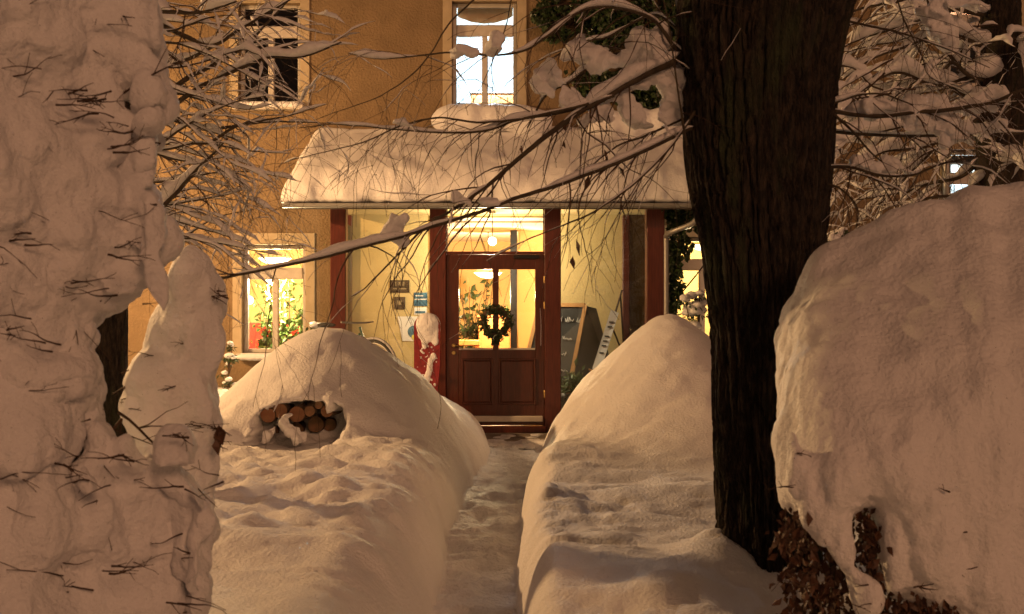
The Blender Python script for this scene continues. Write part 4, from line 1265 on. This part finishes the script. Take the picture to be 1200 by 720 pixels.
# --- big tree right of the path
rnd = random.Random(41)
D = 5.0
tree = empty('tree', P(903, 690, D), 'thick dark barked tree trunk standing right of the path', 'tree')
prof_t = [(700, 904, 60), (660, 903, 56), (600, 900, 53), (500, 898, 55), (400, 897, 59), (300, 895, 67), (200, 890, 78), (100, 888, 87), (50, 888, 94), (0, 894, 101), (-60, 898, 108)]
V, f = trunk_mesh([(P(c, y, D), r / F * D) for y, c, r in prof_t], 420, 5, .034)
mk('trunk', V, f, M['bark'], tree, True)
for (pp, r0, r1) in (([(850, 10, 5.0), (820, -90, 5.05), (775, -260, 5.2), (740, -520, 5.3)], .20, .11), ([(930, 0, 5.0), (985, -110, 4.95), (1040, -300, 4.9), (1060, -560, 5.0)], .22, .12), ([(890, -20, 5.1), (900, -200, 5.3), (890, -520, 5.5)], .19, .10)):
    pts = spline([P(*p) for p in pp], .06)
    V, f = tube(pts, np.linspace(r0, r1, len(pts)), 24)
    V = np.array(V); V += (.02 * vn(V * np.array([16, 16, 5]), 4))[:, None] * .5
    mk('limb', V, f, M['bark'], tree, True)
tw = Tw()
brs = [
 # A: thick drooping limb with deep snow
 ([(800, 62), (787, 73), (762, 85), (737, 98), (708, 115), (683, 129), (658, 146), (621, 175), (583, 208), (550, 233), (525, 250), (500, 265), (463, 302), (427, 338), (412, 347)], 4.95, 4.6, .018, .0022, .032, .62, 16),
 # B: long straight branch reaching to the left bush
 ([(815, 150), (802, 154), (767, 171), (725, 190), (683, 206), (645, 220), (600, 234), (572, 245), (505, 266), (476, 276), (460, 280), (380, 301), (330, 312), (258, 326)], 4.9, 4.3, .0105, .006, .020, .55, 12),
 # C: horizontal pair
 ([(720, 112), (683, 125), (642, 135), (600, 142), (575, 152), (529, 156), (467, 152), (396, 146), (350, 150)], 4.85, 4.7, .0075, .002, .026, .35, 12),
 ([(690, 122), (658, 129), (608, 140), (558, 144), (517, 138), (475, 146), (425, 167), (371, 181), (340, 188)], 4.8, 4.6, .0065, .0015, .016, .1, 12),
 # D: arching upper
 ([(805, 66), (790, 54), (767, 25), (737, 12), (700, 8), (675, 17), (642, 42), (617, 58), (583, 65), (529, 62), (496, 65), (446, 69), (408, 62)], 4.95, 4.7, .010, .0018, .028, .30, 14),
 # E: lower dangling
 ([(815, 130), (795, 160), (770, 190), (735, 222), (690, 252), (655, 266), (610, 285), (570, 306)], 4.85, 4.5, .007, .0018, .010, -.1, 10),
 # upper left and inner ones
 ([(800, 75), (765, 68), (735, 62), (700, 72), (670, 95), (640, 112), (618, 150)], 5.05, 5.2, .012, .004, .040, .75, 8),
 ([(800, 40), (770, 18), (740, 28), (712, 44), (690, 48), (660, 60), (630, 82)], 5.1, 5.3, .008, .003, .026, .45, 8),
 ([(805, 170), (795, 110), (788, 60), (782, 20), (775, -10)], 4.75, 4.75, .005, .003, .0, 0, 6),
 ([(800, 140), (760, 158), (722, 172), (690, 200), (668, 240)], 5.0, 5.1, .006, .002, .03, .35, 8),
 ([(560, -5), (525, 30), (505, 62), (480, 90), (440, 115), (370, 140)], 4.7, 4.6, .004, .0014, .0, 0, 5),
 ([(600, -5), (590, 40), (560, 110), (545, 128)], 4.7, 4.7, .003, .0012, .0, 0, 4),
 # right side
 ([(962, 130), (974, 130), (1007, 135), (1032, 136), (1060, 133), (1112, 129), (1165, 119), (1200, 105), (1250, 92)], 4.95, 4.8, .011, .007, .030, .75, 10),
 ([(960, 153), (971, 154), (1007, 157), (1053, 159), (1109, 159), (1200, 156), (1270, 158)], 5.05, 5.2, .009, .006, .026, .55, 8),
 ([(958, 196), (969, 196), (997, 196), (1032, 206), (1070, 205), (1105, 192), (1158, 182)], 4.95, 4.8, .009, .003, .026, .45, 10),
 ([(962, 125), (985, 118), (1012, 110), (1040, 112), (1070, 124)], 4.9, 4.85, .006, .003, .03, .3, 4),
 ([(975, 132), (1000, 155), (1020, 178), (1034, 190)], 4.9, 4.7, .007, .003, .0, 0, 3),
 ([(985, 20), (1005, 28), (1040, 35), (1075, 45), (1120, 62), (1160, 80)], 4.95, 4.9, .006, .002, .012, .1, 10),
 ([(962, 215), (985, 222), (1005, 245), (1000, 285)], 4.9, 4.8, .005, .002, .012, .1, 6),
 ([(1050, -5), (1062, 30), (1080, 65), (1090, 90), (1130, 108)], 4.8, 4.8, .004, .0015, .008, .1, 8),
]
for k, (pix, d0, d1, r0, r1, sn, cov, ntw) in enumerate(brs):
    branch(tree, pix, d0, d1, r0, r1, sn, 100 + k, tw, rnd, int(ntw * 1.5), (.18, .65), cov, .7, twsnow=.22, twcov=.15)
o = mk('twigs', tw.tv, tw.tf, M['twig'], tree, True); tag(o, kind='stuff')
o = mk('twig_snow', tw.sv, tw.sf, M['snow'], tree, True); tag(o, kind='stuff')
# the deep cushions of snow in the branch forks
cush = [(772, 62, 4.98, 17, 26), (757, 75, 4.98, 17, 22), (745, 50, 5.0, 14, 14), (790, 85, 5.0, 12, 30), (738, 92, 4.97, 12, 14), (712, 68, 5.06, 17, 10), (690, 62, 5.1, 18, 13), (676, 58, 5.12, 16, 14), (727, 64, 5.04, 14, 9),
        (665, 112, 4.9, 11, 13), (671, 122, 4.88, 16, 9), (722, 108, 4.95, 9, 14), (706, 128, 4.93, 12, 12), (694, 140, 4.9, 13, 12), (650, 88, 5.1, 14, 14), (632, 100, 5.12, 10, 14), (735, 128, 5.0, 12, 20), (748, 140, 5.0, 14, 14), (790, 120, 5.02, 9, 24),
        (461, 262, 4.48, 10, 13), (466, 278, 4.5, 9, 10), (537, 232, 4.6, 7, 9), (580, 230, 4.55, 8, 5), (478, 150, 4.62, 12, 6), (540, 54, 4.7, 9, 6), (578, 52, 4.72, 6, 10), (533, 57, 4.72, 6, 6)]
bb = []
for (px, py, d, rx, rz) in cush:
    s = d / F
    bb.append((P(px, py + rz * .35, d), (rx * s * 1.25, .65 * (rx + rz) * .5 * s + .014, rz * s * 1.35), 'bell'))
co, fc = blobmesh(bb, .009, 4, ((8, .02), (22, .010)), 9, warp=((13, .034), (28, .014)))
mks('snow_cushion', co, fc, M['snow'], tree)
cush = [(1020, 128, 22, 8), (1050, 126, 24, 8), (1085, 122, 22, 9), (1090, 140, 26, 14), (1108, 150, 22, 10), (1122, 166, 16, 8), (1140, 122, 22, 7), (1170, 112, 18, 7), (1150, 150, 30, 7), (1035, 198, 20, 8), (1010, 190, 14, 6), (1065, 198, 14, 6), (1100, 30, 14, 16), (1092, 18, 14, 12), (1112, 48, 10, 10), (1120, 5, 24, 6)]
bb = [(P(px, py + 3, 4.93), (rx * .0046, .055, rz * .0056), 'bell') for px, py, rx, rz in cush]
co, fc = blobmesh(bb, .010, 4, ((8, .02), (22, .010)), 10, warp=((13, .034), (28, .014)))
mks('snow_cushion', co, fc, M['snow'], tree)
# a few dry leaves still hanging
rr = random.Random(77)
V, f = leaves([P(675, 280, 4.55), P(671, 300, 4.56), P(690, 205, 4.8), P(708, 175, 4.85), P(712, 182, 4.85), P(660, 165, 4.8), P(612, 170, 4.8), P(725, 195, 4.85), P(660, 145, 4.8)], .06, 77, .4, .5, 2.5)
o = mk('dry_leaves', V, f, M['leaf_brown'], tree)
tag(o, kind='stuff')

# --- tree behind the left bush
rnd = random.Random(51)
DL = 6.8
tl = empty('tree', P(126, 520, DL), 'mossy dark tree half hidden by the left snow shrub, with snowy branches', 'tree')
V, f = trunk_mesh([(P(c, y, DL), r / F * DL) for y, c, r in ((560, 128, 26), (480, 126, 22), (400, 126, 21), (300, 128, 21), (100, 130, 21), (-200, 128, 18))], 90, 15, .016)
mk('trunk', V, f, M['bark'], tl, True)
tw = Tw()
left_br = [
 [(150, 150), (200, 125), (233, 103), (267, 87), (313, 68), (353, 67), (400, 50)], [(150, 128), (200, 140), (233, 150), (267, 160), (283, 167)],
 [(150, 280), (200, 233), (227, 203), (250, 180), (267, 163)], [(150, 10), (187, 27), (217, 43), (250, 53), (283, 33), (340, 0)],
 [(170, 130), (215, 95), (243, 80), (283, 57), (313, 27), (343, -5)], [(140, 95), (190, 80), (233, 63), (277, 37), (333, 3)], [(140, 12), (183, 13), (233, 15), (277, 2)],
 [(250, 165), (280, 147), (333, 137), (383, 122)], [(260, 150), (317, 143), (400, 145)], [(140, 250), (200, 240), (267, 228), (290, 220)], [(150, 215), (200, 212), (250, 203), (300, 202), (353, 213)],
 [(140, 180), (195, 175), (230, 168), (262, 172), (300, 178), (340, 180)], [(150, 320), (195, 292), (228, 270), (255, 255), (300, 245)], [(150, 230), (205, 258), (260, 275), (300, 290)],
 [(140, 60), (195, 50), (240, 62), (290, 88), (330, 110)], [(150, 300), (190, 280), (240, 282), (290, 292), (330, 300)], [(140, 170), (200, 185), (260, 200), (300, 226)], [(150, 40), (200, 36), (250, 20), (300, 18)],
 [(150, 110), (198, 108), (240, 118), (290, 128), (320, 122)], [(150, 200), (200, 160), (235, 138), (275, 120), (312, 112)]]
for k, pix in enumerate(left_br):
    dd = 6.6 + rnd.uniform(-.5, .9)
    big = k < 7
    branch(tl, pix, 6.8, dd, .020 if big else .010, .005 if big else .002, .052 if big else .030, 300 + k, tw, rnd, 9, (.25, .8), .6 if big else .3, .35, 1.9, .8, 9.0, 1, .5, .35)
for k in range(16):
    y0 = rnd.uniform(-20, 320)
    grow(tw, P(150, y0, 6.8 + rnd.uniform(-.3, .5)), (1, rnd.uniform(-.3, .3), rnd.uniform(-.4, .5)), rnd.uniform(.7, 1.3), .007, rnd, 0, 2, .25, .7, .030, (2, 5), .35)
o = mk('twigs', tw.tv, tw.tf, M['twig'], tl, True); tag(o, kind='stuff')
o = mk('twig_snow', tw.sv, tw.sf, M['snow'], tl, True); tag(o, kind='stuff')

# --- tree at the back right
rnd = random.Random(61)
DR = 9.0
tr_ = empty('tree', P(1172, 520, DR), 'dark tree with snow laden branches at the back right', 'tree')
V, f = trunk_mesh([(P(c, y, DR), r / F * DR) for y, c, r in ((560, 1172, 30), (300, 1172, 26), (170, 1172, 24), (140, 1172, 27), (60, 1173, 22), (-200, 1170, 20))], 90, 25, .016)
mk('trunk', V, f, M['bark'], tr_, True)
tw = Tw()
rb = [[(1165, 120), (1125, 110), (1100, 90), (1070, 100), (1040, 118), (1010, 125)], [(1165, 40), (1140, 50), (1110, 78), (1085, 105), (1060, 130), (1040, 160)], [(1165, 95), (1135, 88), (1110, 60), (1095, 30), (1085, -5)],
      [(1165, 150), (1120, 158), (1080, 190), (1050, 220), (1015, 255)], [(1165, 60), (1110, 40), (1060, 55), (1020, 70), (985, 95)], [(1165, 20), (1110, 12), (1060, 30), (1010, 45), (980, 60)],
      [(1165, 110), (1100, 130), (1050, 150), (1000, 160), (975, 180)], [(1165, 170), (1130, 205), (1090, 215), (1060, 225), (1000, 235)], [(1180, 190), (1150, 212), (1120, 228), (1090, 232), (1060, 244)],
      [(1180, 60), (1220, 40), (1260, 30)], [(1180, 140), (1215, 160), (1260, 180)], [(1165, 0), (1120, -10), (1060, 0), (1010, 10), (985, 22)], [(1160, 80), (1100, 100), (1050, 85), (1005, 110), (975, 140)],
      [(1160, 130), (1090, 170), (1030, 180), (985, 215)], [(1175, 195), (1190, 190), (1215, 205)], [(1165, -60), (1120, -75), (1060, -60), (1010, -30)], [(1168, -120), (1110, -150), (1050, -140)], [(1175, -90), (1230, -110), (1290, -100)], [(1168, -160), (1180, -230), (1210, -300)]]
for k, pix in enumerate(rb):
    dd = 9 + rnd.uniform(-1.0, 1.2)
    branch(tr_, pix, 9.0, dd,   .022, .006, .10, 400 + k, tw, rnd, 14, (.3, .9), .6, .4, 1.9, .75, 7.0, 1, .4, .35)
for k in range(42):
    st = P(rnd.uniform(1000, 1190), rnd.uniform(-30, 200), 9 + rnd.uniform(-.6, .9))
    grow(tw, st, (-1, rnd.uniform(-.4, .4), rnd.uniform(-.7, .3)), rnd.uniform(.6, 1.5), .008, rnd, 0, 2, .25, .7, .055, (3, 6), .45)
o = mk('twigs', tw.tv, tw.tf, M['twig'], tr_, True); tag(o, kind='stuff')
o = mk('twig_snow', tw.sv, tw.sf, M['snow'], tr_, True); tag(o, kind='stuff')

# ------------------------------------------------------------------ ivy
def ivy(name, patches, d, n, label, seed, size=.075, spread=.10):
    r = random.Random(seed)
    c0 = P(patches[0][0], patches[0][1], d)
    t = empty(name, c0, label, 'ivy')
    pts = []
    tot = sum(p[2] * p[3] for p in patches)
    for (px, py, rx, ry) in patches:
        for _ in range(int(n * rx * ry / tot)):
            a_, q_ = r.uniform(0, 2 * math.pi), math.sqrt(r.random())
            w_ = 1 + .25 * math.sin(a_ * 5 + px)
            pts.append(P(px + rx * q_ * w_ * math.cos(a_), py + ry * q_ * w_ * math.sin(a_), d - r.uniform(0, spread)))
    o_ = mk('foliage', *leaves(pts, size, seed, .3, .8, .8), M['ivy'], t); tag(o_, kind='stuff')
    st = []
    for (a_, b_) in zip(patches, patches[1:]):
        sp_ = spline([P(a_[0], a_[1], d - .01), P((a_[0] + b_[0]) / 2 + 4, (a_[1] + b_[1]) / 2, d - .02), P(b_[0], b_[1], d - .01)], .1)
        st.append(tube(sp_, [.010] * len(sp_), 5))
    mk('stem', *join(*st), M['twig'], t)
    return t
ivy('wall_ivy', [(640, 15, 16, 18), (655, 38, 14, 10), (690, 8, 30, 14), (715, 35, 34, 20), (735, 20, 36, 22), (700, 95, 30, 20), (760, 60, 26, 26), (752, 110, 24, 20), (775, 130, 26, 10), (790, 20, 24, 30), (760, -40, 44, 34), (720, -80, 36, 30), (790, -110, 34, 40), (660, -30, 24, 20)], YW - .03, 7600, 'dark evergreen ivy on the upper wall beside the trunk', 31, .09, .22)
ivy('wall_ivy', [(800, 250, 22, 9), (830, 262, 20, 10), (792, 262, 10, 8), (800, 285, 11, 16), (790, 300, 8, 22), (792, 330, 7, 24), (789, 355, 8, 26), (850, 270, 16, 14)], 14.05, 1500, 'green ivy climbing beside the porch downpipe', 32, .075, .12)

# ------------------------------------------------------------------ snow laden shrubs near the camera
def shrub_twigs(tw, pts, r, ln=(.05, .16), r0=.0022, out=(0, -1, 0)):
    for p in pts:
        dv = Vector((r.uniform(-1, 1), r.uniform(-.7, .0), r.uniform(-.45, .25)))
        grow(tw, p, dv, r.uniform(*ln), r0 * r.uniform(.7, 1.5), r, 0, 1, .15, .6, 0, (1, 3), 0, (.3, .6), .014)

# left shrub
rnd = random.Random(71)
ls = empty('shrub', (-1.35, 3.1, .45), 'tall snow smothered shrub with thin dark twigs filling the left edge', 'shrub')
edge_y = [-260, 0, 100, 200, 260, 300, 330, 352, 380, 500, 545, 600, 650, 720, 860]
edge_x = [172, 175, 183, 187, 190, 186, 150, 118, 108, 110, 150, 226, 236, 232, 225]
iv0, fc0 = ico()
def bell(c, rx, ry, rz):
    """draped lump: tall rounded top, short flat underside"""
    return (c, (rx, ry, rz), 'bell')
POCKET = ((100, 118, 20), (40, 278, 7), (28, 378, 16), (112, 345, 12), (88, 540, 26), (125, 560, 14), (215, 695, 12), (150, 182, 9), (5, 560, 12), (70, 700, 10), (185, 490, 9))
bb, ledge = [], []
y = -240.0
while y < 840:
    ex = np.interp(y, edge_y, edge_x)
    x = ex + rnd.uniform(-3, 3)
    while x > -330:
        rx = rnd.uniform(24, 48)
        ry = rx * (rnd.uniform(1.5, 2.8) if x < ex - 60 else rnd.uniform(1.0, 1.5))
        cx = x - rx
        dep = 3.0 + .34 * max(0, (cx + 60) / 240) ** 2 + .25 * max(0, (-60 - cx) / 250) ** 2 + rnd.uniform(-.035, .03)
        yy_ = y + rnd.uniform(-16, 16)
        if not any(((cx - a_) / (c_ + rx * .8)) ** 2 + ((yy_ - ry * .25 - b_) / (c_ * .8 + ry * .55)) ** 2 < 1 for a_, b_, c_ in POCKET):
            s_ = dep / F
            c = P(cx, yy_, dep)
            bb.append(bell(c, rx * s_ * 1.1, rx * s_ * 1.5, ry * s_))
            ledge.append((c - Vector((0, rx * s_ * 1.0, ry * s_ * .40)), rx * s_))
        x -= rx * rnd.uniform(.55, .85)
    y += 40
y = -240.0
while y < 840:                       # the mass behind
    ex = np.interp(y, edge_y, edge_x)
    x = ex - 22
    while x > -330:
        s_ = 3.3 / F
        if rnd.random() > .12 or y < 80:
            bb.append((P(x - 34, y + rnd.uniform(-15, 15), 3.24 + .1 * max(0, (x + 60) / 240) + rnd.uniform(-.03, .03)), (48 * s_, .17, 46 * s_)))
        x -= 42
    y += 44
for (px, py, rx, ry, d) in ((182, 330, 14, 56, 3.08), (205, 545, 28, 50, 3.05), (112, 575, 13, 26, 2.98), (225, 602, 12, 26, 3.05)):
    s_ = d / F
    bb.append(bell(P(px, py, d), rx * s_, rx * s_ * 1.3, ry * s_))
    ledge.append((P(px, py, d) - Vector((0, rx * s_ * .7, ry * s_ * .42)), rx * s_))
for k in range(120):
    y = rnd.uniform(-30, 740)
    ex = np.interp(y, edge_y, edge_x)
    rx = rnd.uniform(7, 16)
    d = 3.2 + rnd.uniform(-.1, .08)
    s_ = d / F
    c = P(ex - rx * rnd.uniform(.2, 1.6), y, d)
    bb.append(bell(c, rx * s_, rx * s_ * 1.2, rx * s_ * rnd.uniform(1.5, 3.0)))
    if rnd.random() < .4: ledge.append((c - Vector((0, rx * s_, rx * s_ * .7)), rx * s_ * 1.4))
for k in range(150):
    y = rnd.uniform(-30, 740)
    ex = np.interp(y, edge_y, edge_x)
    cx = rnd.uniform(-20, ex - 20)
    rx = rnd.uniform(10, 22)
    d = 2.96 + .34 * max(0, (cx + 60) / 240) ** 2 + rnd.uniform(-.02, .05)
    s_ = d / F
    bb.append(bell(P(cx, y, d), rx * s_, rx * s_ * 1.1, rx * s_ * rnd.uniform(1.6, 3.2)))
co, fc = blobmesh(bb, .0105, 6, ((3.0, .04), (9, .022), (24, .014), (60, .008)), 12, zst=.45, warp=((4.0, .05), (10.0, .018)))
mk('snow', co, fc, M['snow'], ls, True)
tw = Tw()
def surf_pts(co, n, r, xr, dmax):
    """random points on the camera side of a snow surface"""
    idx = np.where((co[:, 1] < dmax) & (co[:, 0] > xr[0]) & (co[:, 0] < xr[1]))[0]
    return [Vector(co[k]) + Vector((0, .02, 0)) for k in rng.choice(idx, n)]
def ledge_twig(tw, p, w, r):
    """short crooked twig lying along the underside of a snow lump"""
    sg = r.choice((-1, 1))
    a = p + Vector((-sg * w * r.uniform(.2, .9), -.008, r.uniform(-.012, .012)))
    grow(tw, a, (sg, r.uniform(-.25, .05), r.uniform(-.35, .35)), w * r.uniform(1.0, 2.6), r.uniform(.0018, .0036), r, 0, 1, .05, .75, 0, (1, 3), 0, (.25, .5), .012)
for (p, w) in ledge:
    for _ in range(rnd.choice((0, 0, 1, 1))):
        ledge_twig(tw, p, w, rnd)
for (px, py, d) in ((95, 105, 3.0), (110, 118, 3.0), (85, 115, 3.0), (120, 130, 3.0), (150, 175, 3.02), (130, 160, 3.02), (40, 280, 2.95), (20, 385, 2.95), (50, 400, 2.95), (150, 300, 2.98), (110, 340, 3.0), (150, 530, 2.98), (70, 540, 2.95), (100, 560, 2.95), (215, 510, 3.0), (228, 565, 2.98), (150, 670, 2.92), (215, 700, 2.95)):
    for _ in range(3):
        ledge_twig(tw, P(px + rnd.uniform(-16, 16), py + rnd.uniform(-8, 8), d - .02), .05, rnd)
for k in range(60):
    grow(tw, P(rnd.uniform(-200, 150), rnd.uniform(-100, 740), 3.3 + rnd.uniform(-.1, .2)), (rnd.uniform(-.6, 1), rnd.uniform(-1, .2), rnd.uniform(-.6, .6)), rnd.uniform(.2, .5), .005, rnd, 0, 1, .1, .5, 0)
o = mk('twigs', tw.tv, tw.tf, M['twig'], ls, True); tag(o, kind='stuff')
stems = []
for k in range(9):
    sp_ = spline([(-1.8 + rnd.uniform(-.2, .2), 3.5 + rnd.uniform(-.1, .15), .3), (-1.75 + rnd.uniform(-.2, .2), 3.45, 1.4), (-1.7 + rnd.uniform(-.3, .2), 3.42, 3.0)], .1)
    stems.append(tube(sp_, np.linspace(.018, .006, len(sp_)), 6))
mk('stem', *join(*stems), M['branch'], ls)
hips = [P(258, 505, 3.62), P(256, 498, 3.62), P(255, 512, 3.62)]
mk('dead_leaf', *leaves(hips + [P(260, 500, 3.6)], .05, 3, .4, .6, 2), M['leaf_brown'], ls)

# snow pillar beside it
rnd = random.Random(72)
sp = empty('shrub', P(205, 640, 3.75), 'slim pillar of snow over a clipped shrub between left shrub and window', 'shrub')
bb = []
for (px, py, rx, ry) in ((222, 322, 26, 26), (228, 345, 30, 34), (218, 390, 40, 50), (235, 410, 26, 50), (205, 450, 52, 50), (225, 480, 38, 60), (190, 490, 50, 46), (205, 560, 52, 70), (235, 545, 26, 50), (200, 640, 50, 70)):
    d = 3.75 + rnd.uniform(-.04, .04)
    s_ = d / F
    bb.append((P(px, py, d), (rx * s_, rx * s_, ry * s_)))
co, fc = blobmesh(bb, .013, 5, ((6, .03), (16, .018), (40, .010)), 13, zst=.45, warp=((5, .04), (11, .015)))
mk('snow', co, fc, M['snow'], sp, True)
tw = Tw()
for p in surf_pts(co, 12, rnd, (-1.4, -.9), 3.72): ledge_twig(tw, p - Vector((0, .025, 0)), .04, rnd)
for (px, py) in ((258, 345), (262, 350), (256, 500), (258, 520), (150, 470), (200, 465)):
    for _ in range(2): ledge_twig(tw, P(px, py, 3.68), .035, rnd)
o = mk('twigs', tw.tv, tw.tf, M['twig'], sp, True); tag(o, kind='stuff')
mk('stem', *tube([P(205, 700, 3.75), P(215, 480, 3.75), P(225, 340, 3.75)], [.02, .016, .006], 8), M['branch'], sp)

# right hedge
rnd = random.Random(73)
hd = empty('hedge', (1.65, 3.7, .3), 'big domed snow covered hedge with brown leaves filling the right edge', 'hedge')
ox = [917, 927, 940, 960, 985, 1030, 1090, 1150, 1200, 1300, 1500]
oy = [440, 395, 362, 322, 296, 274, 254, 240, 226, 206, 195]
bx_ = [905, 930, 950, 975, 1000, 1012, 1035, 1060, 1080, 1100, 1200, 1500]
by_ = [585, 590, 628, 640, 700, 560, 590, 760, 690, 740, 745, 760]
HPOCK = ((1024, 636, 9, 44), (1086, 716, 30, 14), (928, 668, 16, 70), (958, 705, 26, 40), (905, 640, 12, 40))
def hfree(px, py, rx, ry):
    return not any(((px - a_) / (c_ + rx)) ** 2 + ((py - b_) / (d_ + ry)) ** 2 < 1 for a_, b_, c_, d_ in HPOCK)
bb = []
x = 951.0
while x < 1480:
    top = np.interp(x, ox, oy)
    bot = np.interp(x, bx_, by_)
    rx = rnd.uniform(26, 38)
    dep = 3.42 + .50 * max(0, (1010 - x) / 105) ** 2 * .5
    y = top + rx * rnd.uniform(1.0, 1.25)
    while y < bot - rx * .6:
        k_ = (y - top) / 420
        dd = dep + .95 * max(0, .62 - k_) ** 1.7 * 2.0 + rnd.uniform(-.012, .012)
        s_ = dd / F
        if hfree(x, y, rx * 1.15, rx * 1.2): bb.append((P(x + rnd.uniform(-4, 4), y, dd + .12), (rx * s_ * 1.3, rx * s_ * 1.7, rx * s_ * 1.6)))
        y += rx * rnd.uniform(.45, .8)
    x += rx * rnd.uniform(.5, .7)
for (px, py, rx, ry, d) in ((1110, 400, 150, 120, 4.05), (1250, 410, 180, 170, 4.05), (1030, 440, 80, 110, 4.0), (1215, 540, 130, 150, 3.85), (1380, 500, 160, 250, 3.9), (1010, 470, 60, 80, 3.85)):
    s_ = d / F
    bb.append((P(px, py, d), (rx * s_, .30, ry * s_)))
for (px, py, rx, ry) in ((931, 550, 13, 50), (946, 585, 14, 50), (965, 600, 16, 50), (985, 620, 13, 60), (1000, 650, 12, 50), (1052, 640, 12, 60), (1066, 640, 14, 60), (1015, 705, 16, 26), (1000, 560, 14, 60), (1040, 560, 14, 40), (1120, 660, 22, 60), (1150, 670, 22, 60)):
    s_ = 3.42 / F
    bb.append((P(px, py, 3.48), (rx * s_, rx * s_ * 1.4, ry * s_)))
co, fc = blobmesh(bb, .0125, 16, ((4, .030), (11, .018), (26, .012), (60, .009)), 14, zst=.30, warp=((3.0, .03), (9.0, .008)))
mk('snow', co, fc, M['snow'], hd, True)
tw = Tw()
for p in surf_pts(co, 4, rnd, (.85, 1.6), 3.45): ledge_twig(tw, p - Vector((0, .025, 0)), .025, rnd)
core, lf = [], []
for k in range(2600):  # deeper leaf mass added to darken the hollows under the hedge
    px, py = rnd.uniform(918, 1130), rnd.uniform(590, 770)
    if py < 575 + abs(px - 930) * .25 or rnd.random() < .35: continue
    lf.append(P(px, py, 3.72 + rnd.uniform(-.16, .22)))
for (px, py, n_, sx_, sy_) in ((932, 625, 34, 12, 18), (945, 660, 40, 14, 24), (962, 690, 60, 22, 24), (1025, 635, 130, 10, 30), (1080, 710, 120, 22, 10), (1095, 715, 60, 24, 10), (912, 628, 16, 6, 8)):
    for _ in range(n_):
        lf.append(P(rnd.gauss(px, sx_), rnd.gauss(py, sy_), 3.50 + rnd.uniform(-.08, .12)))
o = mk('dead_leaves', *leaves(lf, .036, 17, .5, .6, 1.0), M['leaf_brown'], hd); tag(o, kind='stuff')
for (px, py) in ((925, 575), (935, 640), (1015, 625), (1010, 710), (1080, 690), (1000, 560), (945, 690), (1130, 668)):
    for _ in range(2): ledge_twig(tw, P(px, py, 3.42), .04, rnd)
o = mk('twigs', tw.tv, tw.tf, M['twig'], hd, True); tag(o, kind='stuff')
stems = []
for k in range(10):
    x0 = 1.05 + k * .13
    stems.append(tube(spline([(x0, 3.85 + rnd.uniform(-.1, .2), .3), (x0 + rnd.uniform(-.1, .1), 3.85, .9), (x0 + rnd.uniform(-.1, .2), 3.9, 1.4)], .08), [.014] * len(spline([(x0, 3.85, .3), (x0, 3.85, .9), (x0, 3.9, 1.4)], .08)), 6)) if False else stems.append(tube([(x0, 3.85 + rnd.uniform(-.1, .2), .3), (x0 + rnd.uniform(-.1, .1), 3.85, .9), (x0 + rnd.uniform(-.1, .2), 3.9, 1.4)], [.016, .013, .008], 6))
mk('stem', *join(*stems), M['branch'], hd)

# ------------------------------------------------------------------ small snowy plants further back
def snow_bush(name, c, w, h, n, label, seed, cat='shrub', leafm=None):
    r = random.Random(seed)
    t = empty(name, c, label, cat)
    c = Vector(c)
    bb_, lf_, st_ = [], [], []
    for k in range(n):
        u = r.random()
        ww = w * (1 - .65 * u)
        p = c + Vector((r.uniform(-ww, ww), r.uniform(-ww, ww) * .7, .1 * h + u * h * .85))
        rs = w * r.uniform(.14, .26)
        bb_.append((p, (rs * 1.2, rs * 1.2, rs * .7)))
        for _ in range(14):
            lf_.append(p + Vector((r.gauss(0, rs * .9), r.gauss(0, rs * .8), -rs * .5 - abs(r.gauss(0, rs * .5)))))
        st_.append(tube([c + Vector((0, 0, u * h * .5)), p - Vector((0, 0, rs * .5))], [.008, .004], 5))
    co_, fc_ = blobmesh(bb_, max(.012, w * .03), 3, ((10, .02),), seed)
    mks('snow', co_, fc_, M['snow'], t)
    o_ = mk('foliage', *leaves(lf_, .06, seed, .3, .4, .5), leafm or M['ivy'], t); tag(o_, kind='stuff')
    mk('stem', *join(*st_), M['twig'], t)
    return t
snow_bush('small_conifer', (wx(816, 13.0), 13.0, .55), .30, 1.55, 34, 'small snow dusted evergreen in front of the right lit window', 81, 'conifer')
snow_bush('small_shrub', (wx(268, 14.4), 14.4, .5), .16, .72, 12, 'small snowy evergreen shrub beside the left window sill', 82)
snow_bush('small_shrub', (wx(372, 14.6), 14.6, .5), .25, .95, 10, 'low ivy shrub behind the left bank by the porch post', 83)
snow_bush('tall_shrub', (wx(978, 8.0), 8.0, .5), .20, 1.75, 40, 'snow covered shrub just right of the big trunk', 84)
snow_bush('tall_shrub', (wx(1140, 9.6), 9.6, .5), .9, 1.95, 60, 'broad snow covered shrub behind the right hedge', 85)
